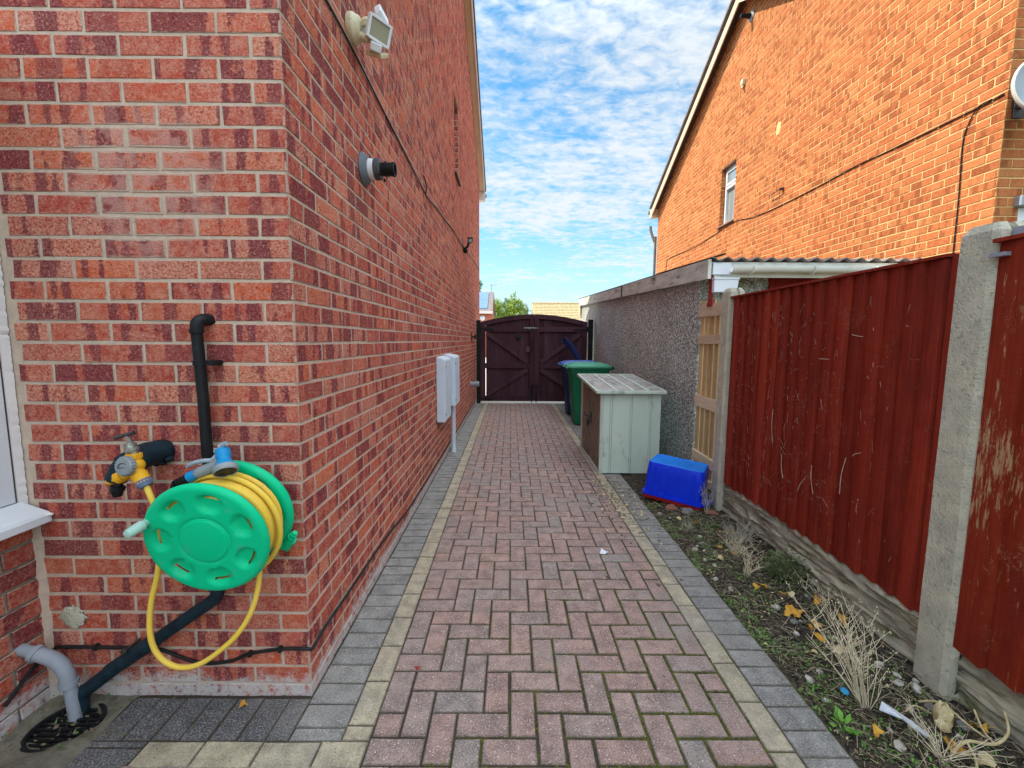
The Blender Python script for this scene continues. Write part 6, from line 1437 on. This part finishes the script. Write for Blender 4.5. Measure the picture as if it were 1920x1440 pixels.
# moss and small weeds in the soil and along the joints
m = MB(); rn = random.Random(123)
for i in range(2300):
    x = 1.185 + 0.5 * rn.random() ** 1.4; y = 1.2 + 2.4 * rn.random()
    if fbm((x * 4, y * 4, 7), 3) < -0.08: continue
    for k in range(4):
        vs, fs = leaf_poly(rn, rn.uniform(.008, .018), rn.uniform(.004, .009), .3); R = Matrix.Rotation(rn.uniform(0, 6.28), 3, 'Z') @ Matrix.Rotation(-rn.uniform(.1, .9), 3, 'Y'); p = Vector((x + rn.uniform(-.012, .012), y + rn.uniform(-.012, .012), soil_z(x, y) + .002)); m.add([p + R @ v for v in vs], fs, rn.choice([0, 0, 1]), True)
tag(m.build('ground_cover', [SHRUB_G, WEED_G], fixn=False, org=(0, 0, 0)), kind='stuff')
m = MB(); cnt = 0
for i in range(9000):
    if rn.random() < .5: x = X0 + PX * rn.randint(2, 14) + rn.gauss(0, .0016); y = rn.uniform(1.15, 2.9)
    else: y = Y0 + PY * rn.randint(-1, 16) + rn.gauss(0, .0016); x = rn.uniform(-.3, .905)
    wgt = 0.5 * (x + .25) / 1.1 + 0.7 * fbm((x * 3.5, y * 3.5, 2), 3) - max(0, (y - 1.9)) * .28
    if rn.random() > wgt: continue
    # keep to real joints: skip where a paver bridges the line
    k = (x - X0) / PX; r = (y - Y0) / PY
    kk, r_ = int(round(k)), int(math.floor(r)) ; k2, rr_ = int(math.floor(k)), int(round(r))
    if abs(k - kk) < .05 and abs(r - rr_) > .05:
        if (kk - 1 - 4 + r_) % 4 == 0: continue              # a horizontal paver spans this line
    elif abs(r - rr_) < .05:
        if (k2 - 4 + rr_ - 1) % 4 == 2: continue              # a vertical paver spans this line
    s = rn.uniform(.0022, .0048); m.blob((x, y, -.002), s, s, s * .9, rn.random(), 5, 3, .3)
tag(m.build('moss', MOSS, fixn=False, org=(0, 0, 0)), kind='stuff')

# ================================================================== beyond the gate
def leaf_cloud(m, blobs, n, L, seed, mi=0):
    rn = random.Random(seed); tot = sum(b[3] ** 2 for b in blobs)
    for (cx, cy, cz, r, sz) in blobs:
        k = int(n * r * r / tot)
        for i in range(k):
            v = Vector((rn.gauss(0, 1), rn.gauss(0, 1), rn.gauss(0, 1))).normalized() * r * (0.55 + 0.5 * rn.random()); v.z *= sz
            if fbm((v.x * 1.6 + cx * 3, v.y * 1.6, v.z * 1.6 + cz), 3) < -0.22: continue
            p = Vector((cx, cy, cz)) + v; a = Vector((rn.gauss(0, 1), rn.gauss(0, 1), rn.gauss(0, 1))).normalized(); b = a.orthogonal().normalized(); s = L * rn.uniform(.6, 1.3)
            m.add([p - a * s, p + b * s * .5, p + a * s, p - b * s * .5], [(0, 1, 2, 3)], mi)
def tree(x, y, blobs, n, L, seed, mt, label, ztop):
    o = thing('tree', (x, y, -0.1), label, 'tree', 'trees beyond the gate')
    m = MB(); m.tube([(x, y, -0.1), (x + .05, y, 1.5), (x - .03, y, ztop * .6), (x, y, ztop * .9)], [.22, .17, .12, .04], 8)
    rn = random.Random(seed)
    for b in blobs: m.tube([(x, y, ztop * .35 + rn.random()), ((x + b[0]) / 2, (y + b[1]) / 2, b[2] - b[3] * .6), (b[0], b[1], b[2])], [.09, .06, .02], 6)
    m.build('trunk', TWIG, o)
    m = MB(); leaf_cloud(m, blobs, n, L, seed); m.build('crown', mt, o, fixn=False)
LIME = gm('leaf_lime', (0.27, 0.36, 0.025), (0.15, 0.25, 0.025), 1.5, 0.6, 0.1, 20, spec=0.3, c3=(0.40, 0.46, 0.05), s3=2.5, t3=(0.55, 0.7))
BLUEG = gm('leaf_grey_green', (0.07, 0.14, 0.055), (0.13, 0.22, 0.11), 1.5, 0.6, 0.1, 20, spec=0.3)
tree(-1.35, 45, [(-1.45, 45, 5.1, .62, 1.0), (-1.75, 45.3, 4.3, .85, 1.1), (-1.2, 44.9, 4.5, .6, 1.0), (-1.55, 45, 3.2, 1.0, 1.0)], 3000, .10, 3, LIME, 'yellow-green tree beyond the gate, on the left close to the solar house', 5.6)
tree(-0.55, 47, [(-.75, 47, 4.6, .75, 1.0), (-.35, 47, 5.3, .65, 1.1), (-.6, 47, 3.6, 1.0, 1.0)], 2600, .10, 4, BLUEG, 'darker grey-green tree beyond the gate, between two yellow-green ones', 5.9)
tree(0.35, 45, [(0.32, 45, 5.75, .50, 1.5), (0.15, 45, 4.9, .75, 1.0), (0.85, 45.2, 5.0, .62, 1.1), (1.2, 45, 4.4, .5, 1.0), (0.4, 45, 3.8, 1.1, 1.0), (-.1, 45, 4.2, .6, 1)], 4200, .10, 5, LIME, 'tallest yellow-green tree beyond the gate, with a pointed top', 6.4)
tree(1.75, 46, [(1.45, 46, 4.8, .42, 1.3), (1.75, 46, 4.3, .5, 1.0)], 260, .10, 6, BLUEG, 'thin wispy tree at the right end of the trees beyond the gate', 5.4)
tree(-4.3, 52, [(-4.0, 52, 8.0, .62, 1.1), (-4.4, 52, 7.0, .8, 1.1)], 900, .12, 7, BLUEG, 'dark tree top just showing at the edge of the left house', 8.4)
bs = thing('brick_house', (-5.5, 38, 0), 'distant red brick house with blue solar panels seen over the gate', 'house')
FARBRICK = gm('far_brick', (0.46, 0.15, 0.09), (0.36, 0.10, 0.065), 9, 0.9, 0.1, 30, stretch=(1, 1, 4), c3=(0.55, 0.33, 0.24), s3=18, t3=(.55, .65))
m = MB(); m.box((-11, 35.3, -0.1), (-1.62, 41, 3.75)); m.prism([(35.3, 3.75), (41, 3.75), (38.15, 5.45)], (-11, 0, 0), Y3, Z3, X3, 9.38); m.build('wall', FARBRICK, bs)
m = MB()
for (ya, za, yb, zb) in ((34.95, 3.72, 38.15, 5.62), (41.35, 3.72, 38.15, 5.62)):
    m.add([(-11.2, ya, za), (-1.5, ya, za), (-1.5, yb, zb), (-11.2, yb, zb), (-11.2, ya, za - .1), (-1.5, ya, za - .1), (-1.5, yb, zb - .1), (-11.2, yb, zb - .1)], [(0, 1, 2, 3), (7, 6, 5, 4), (1, 5, 6, 2), (0, 4, 5, 1), (3, 2, 6, 7), (0, 3, 7, 4)])
m.build('roof', TILE, bs)
SOLAR = gm('solar_panel', (0.10, 0.20, 0.42), (0.08, 0.17, 0.38), 3, 0.25, 0, spec=0.8)
def slope_z(y): return 3.72 + (y - 34.95) * (5.62 - 3.72) / 3.2
m = MB()
for i in range(4):
    for j in range(2):
        x1 = -1.95 - i * 1.0; y0 = 35.35 + j * 1.32
        m.add([(x1 - .97, y0, slope_z(y0) + .06), (x1, y0, slope_z(y0) + .06), (x1, y0 + 1.28, slope_z(y0 + 1.28) + .06), (x1 - .97, y0 + 1.28, slope_z(y0 + 1.28) + .06), (x1 - .97, y0, slope_z(y0) + .02), (x1, y0, slope_z(y0) + .02), (x1, y0 + 1.28, slope_z(y0 + 1.28) + .02), (x1 - .97, y0 + 1.28, slope_z(y0 + 1.28) + .02)], [(0, 1, 2, 3), (1, 0, 4, 5), (2, 1, 5, 6), (3, 2, 6, 7), (0, 3, 7, 4)])
        o_ = m.build('solar_panel', SOLAR, bs); m = MB()
m = MB(); m.box((-11, 34.88, 3.55), (-1.48, 34.98, 3.74)); m.build('gutter', FASCIA_W, bs)
m = MB(); m.lathe([(0, 0), (.2, 0), (.22, .03), (.12, .1), (0, .1)], (-2.35, 35.3, 3.2), -Y3, 18); m.build('alarm_box', WHITE_P, bs)
m = MB(); m.tube([(-1.75, 38.1, 5.5), (-1.75, 38.1, 6.3)], .018, 6); m.tube([(-1.85, 38.1, 6.2), (-1.2, 38.1, 6.25)], .012, 5)
for k in range(5): m.tube([(-1.75 + k * .12, 37.95, 6.21), (-1.75 + k * .12, 38.25, 6.21)], .008, 4)
m.build('aerial', STEEL_D, bs)
bb_ = thing('bungalow', (5, 30, 0), 'low house with a buff tiled roof seen beyond the gate', 'house')
m = MB(); m.box((1.8, 27.4, -0.1), (11.5, 33, 2.35)); m.prism([(27.4, 2.35), (33, 2.35), (30.2, 3.85)], (1.8, 0, 0), Y3, Z3, X3, 9.7); m.build('wall', FARBRICK, bb_)
BUFFT = gm('buff_tile', (0.44, 0.35, 0.19), (0.35, 0.28, 0.16), 5, 0.85, 0.2, 30, c3=(0.25, 0.21, 0.14), s3=9, t3=(.55, .7))
m = MB(); nr = 15
def bz_(y): return 2.2 + (y - 27.0) * (3.97 - 2.2) / 3.2
for j in range(nr):
    y0 = 27.0 + 3.2 * j / nr; y1 = y0 + 3.2 / nr + .05
    nxs = 220; vs = []
    for (y, dz_) in ((y0, .045), (y1, .0)):
        for i in range(nxs + 1):
            x = 1.5 + 10.3 * i / nxs; vs.append((x, y, bz_(y) + dz_ + .014 * abs(sin(x * pi / .30)))) 
    vs += [(vs[i][0], vs[i][1], vs[i][2] - .05) for i in range(nxs + 1)]
    m.add(vs, [(i, i + 1, nxs + 2 + i, nxs + 1 + i) for i in range(nxs)] + [(2 * nxs + 2 + i, 2 * nxs + 3 + i, i + 1, i) for i in range(nxs)])
m.add([(1.5, 33.4, 2.2), (11.8, 33.4, 2.2), (11.8, 30.2, 3.96), (1.5, 30.2, 3.96)], [(0, 1, 2, 3)])
m.tube([(1.48, 30.2, 3.98), (11.8, 30.2, 3.98)], .09, 8); m.bar((1.49, 26.95, 2.16), (1.49, 30.2, 3.93), .06, .12)
m.build('roof', BUFFT, bb_, fixn=False)
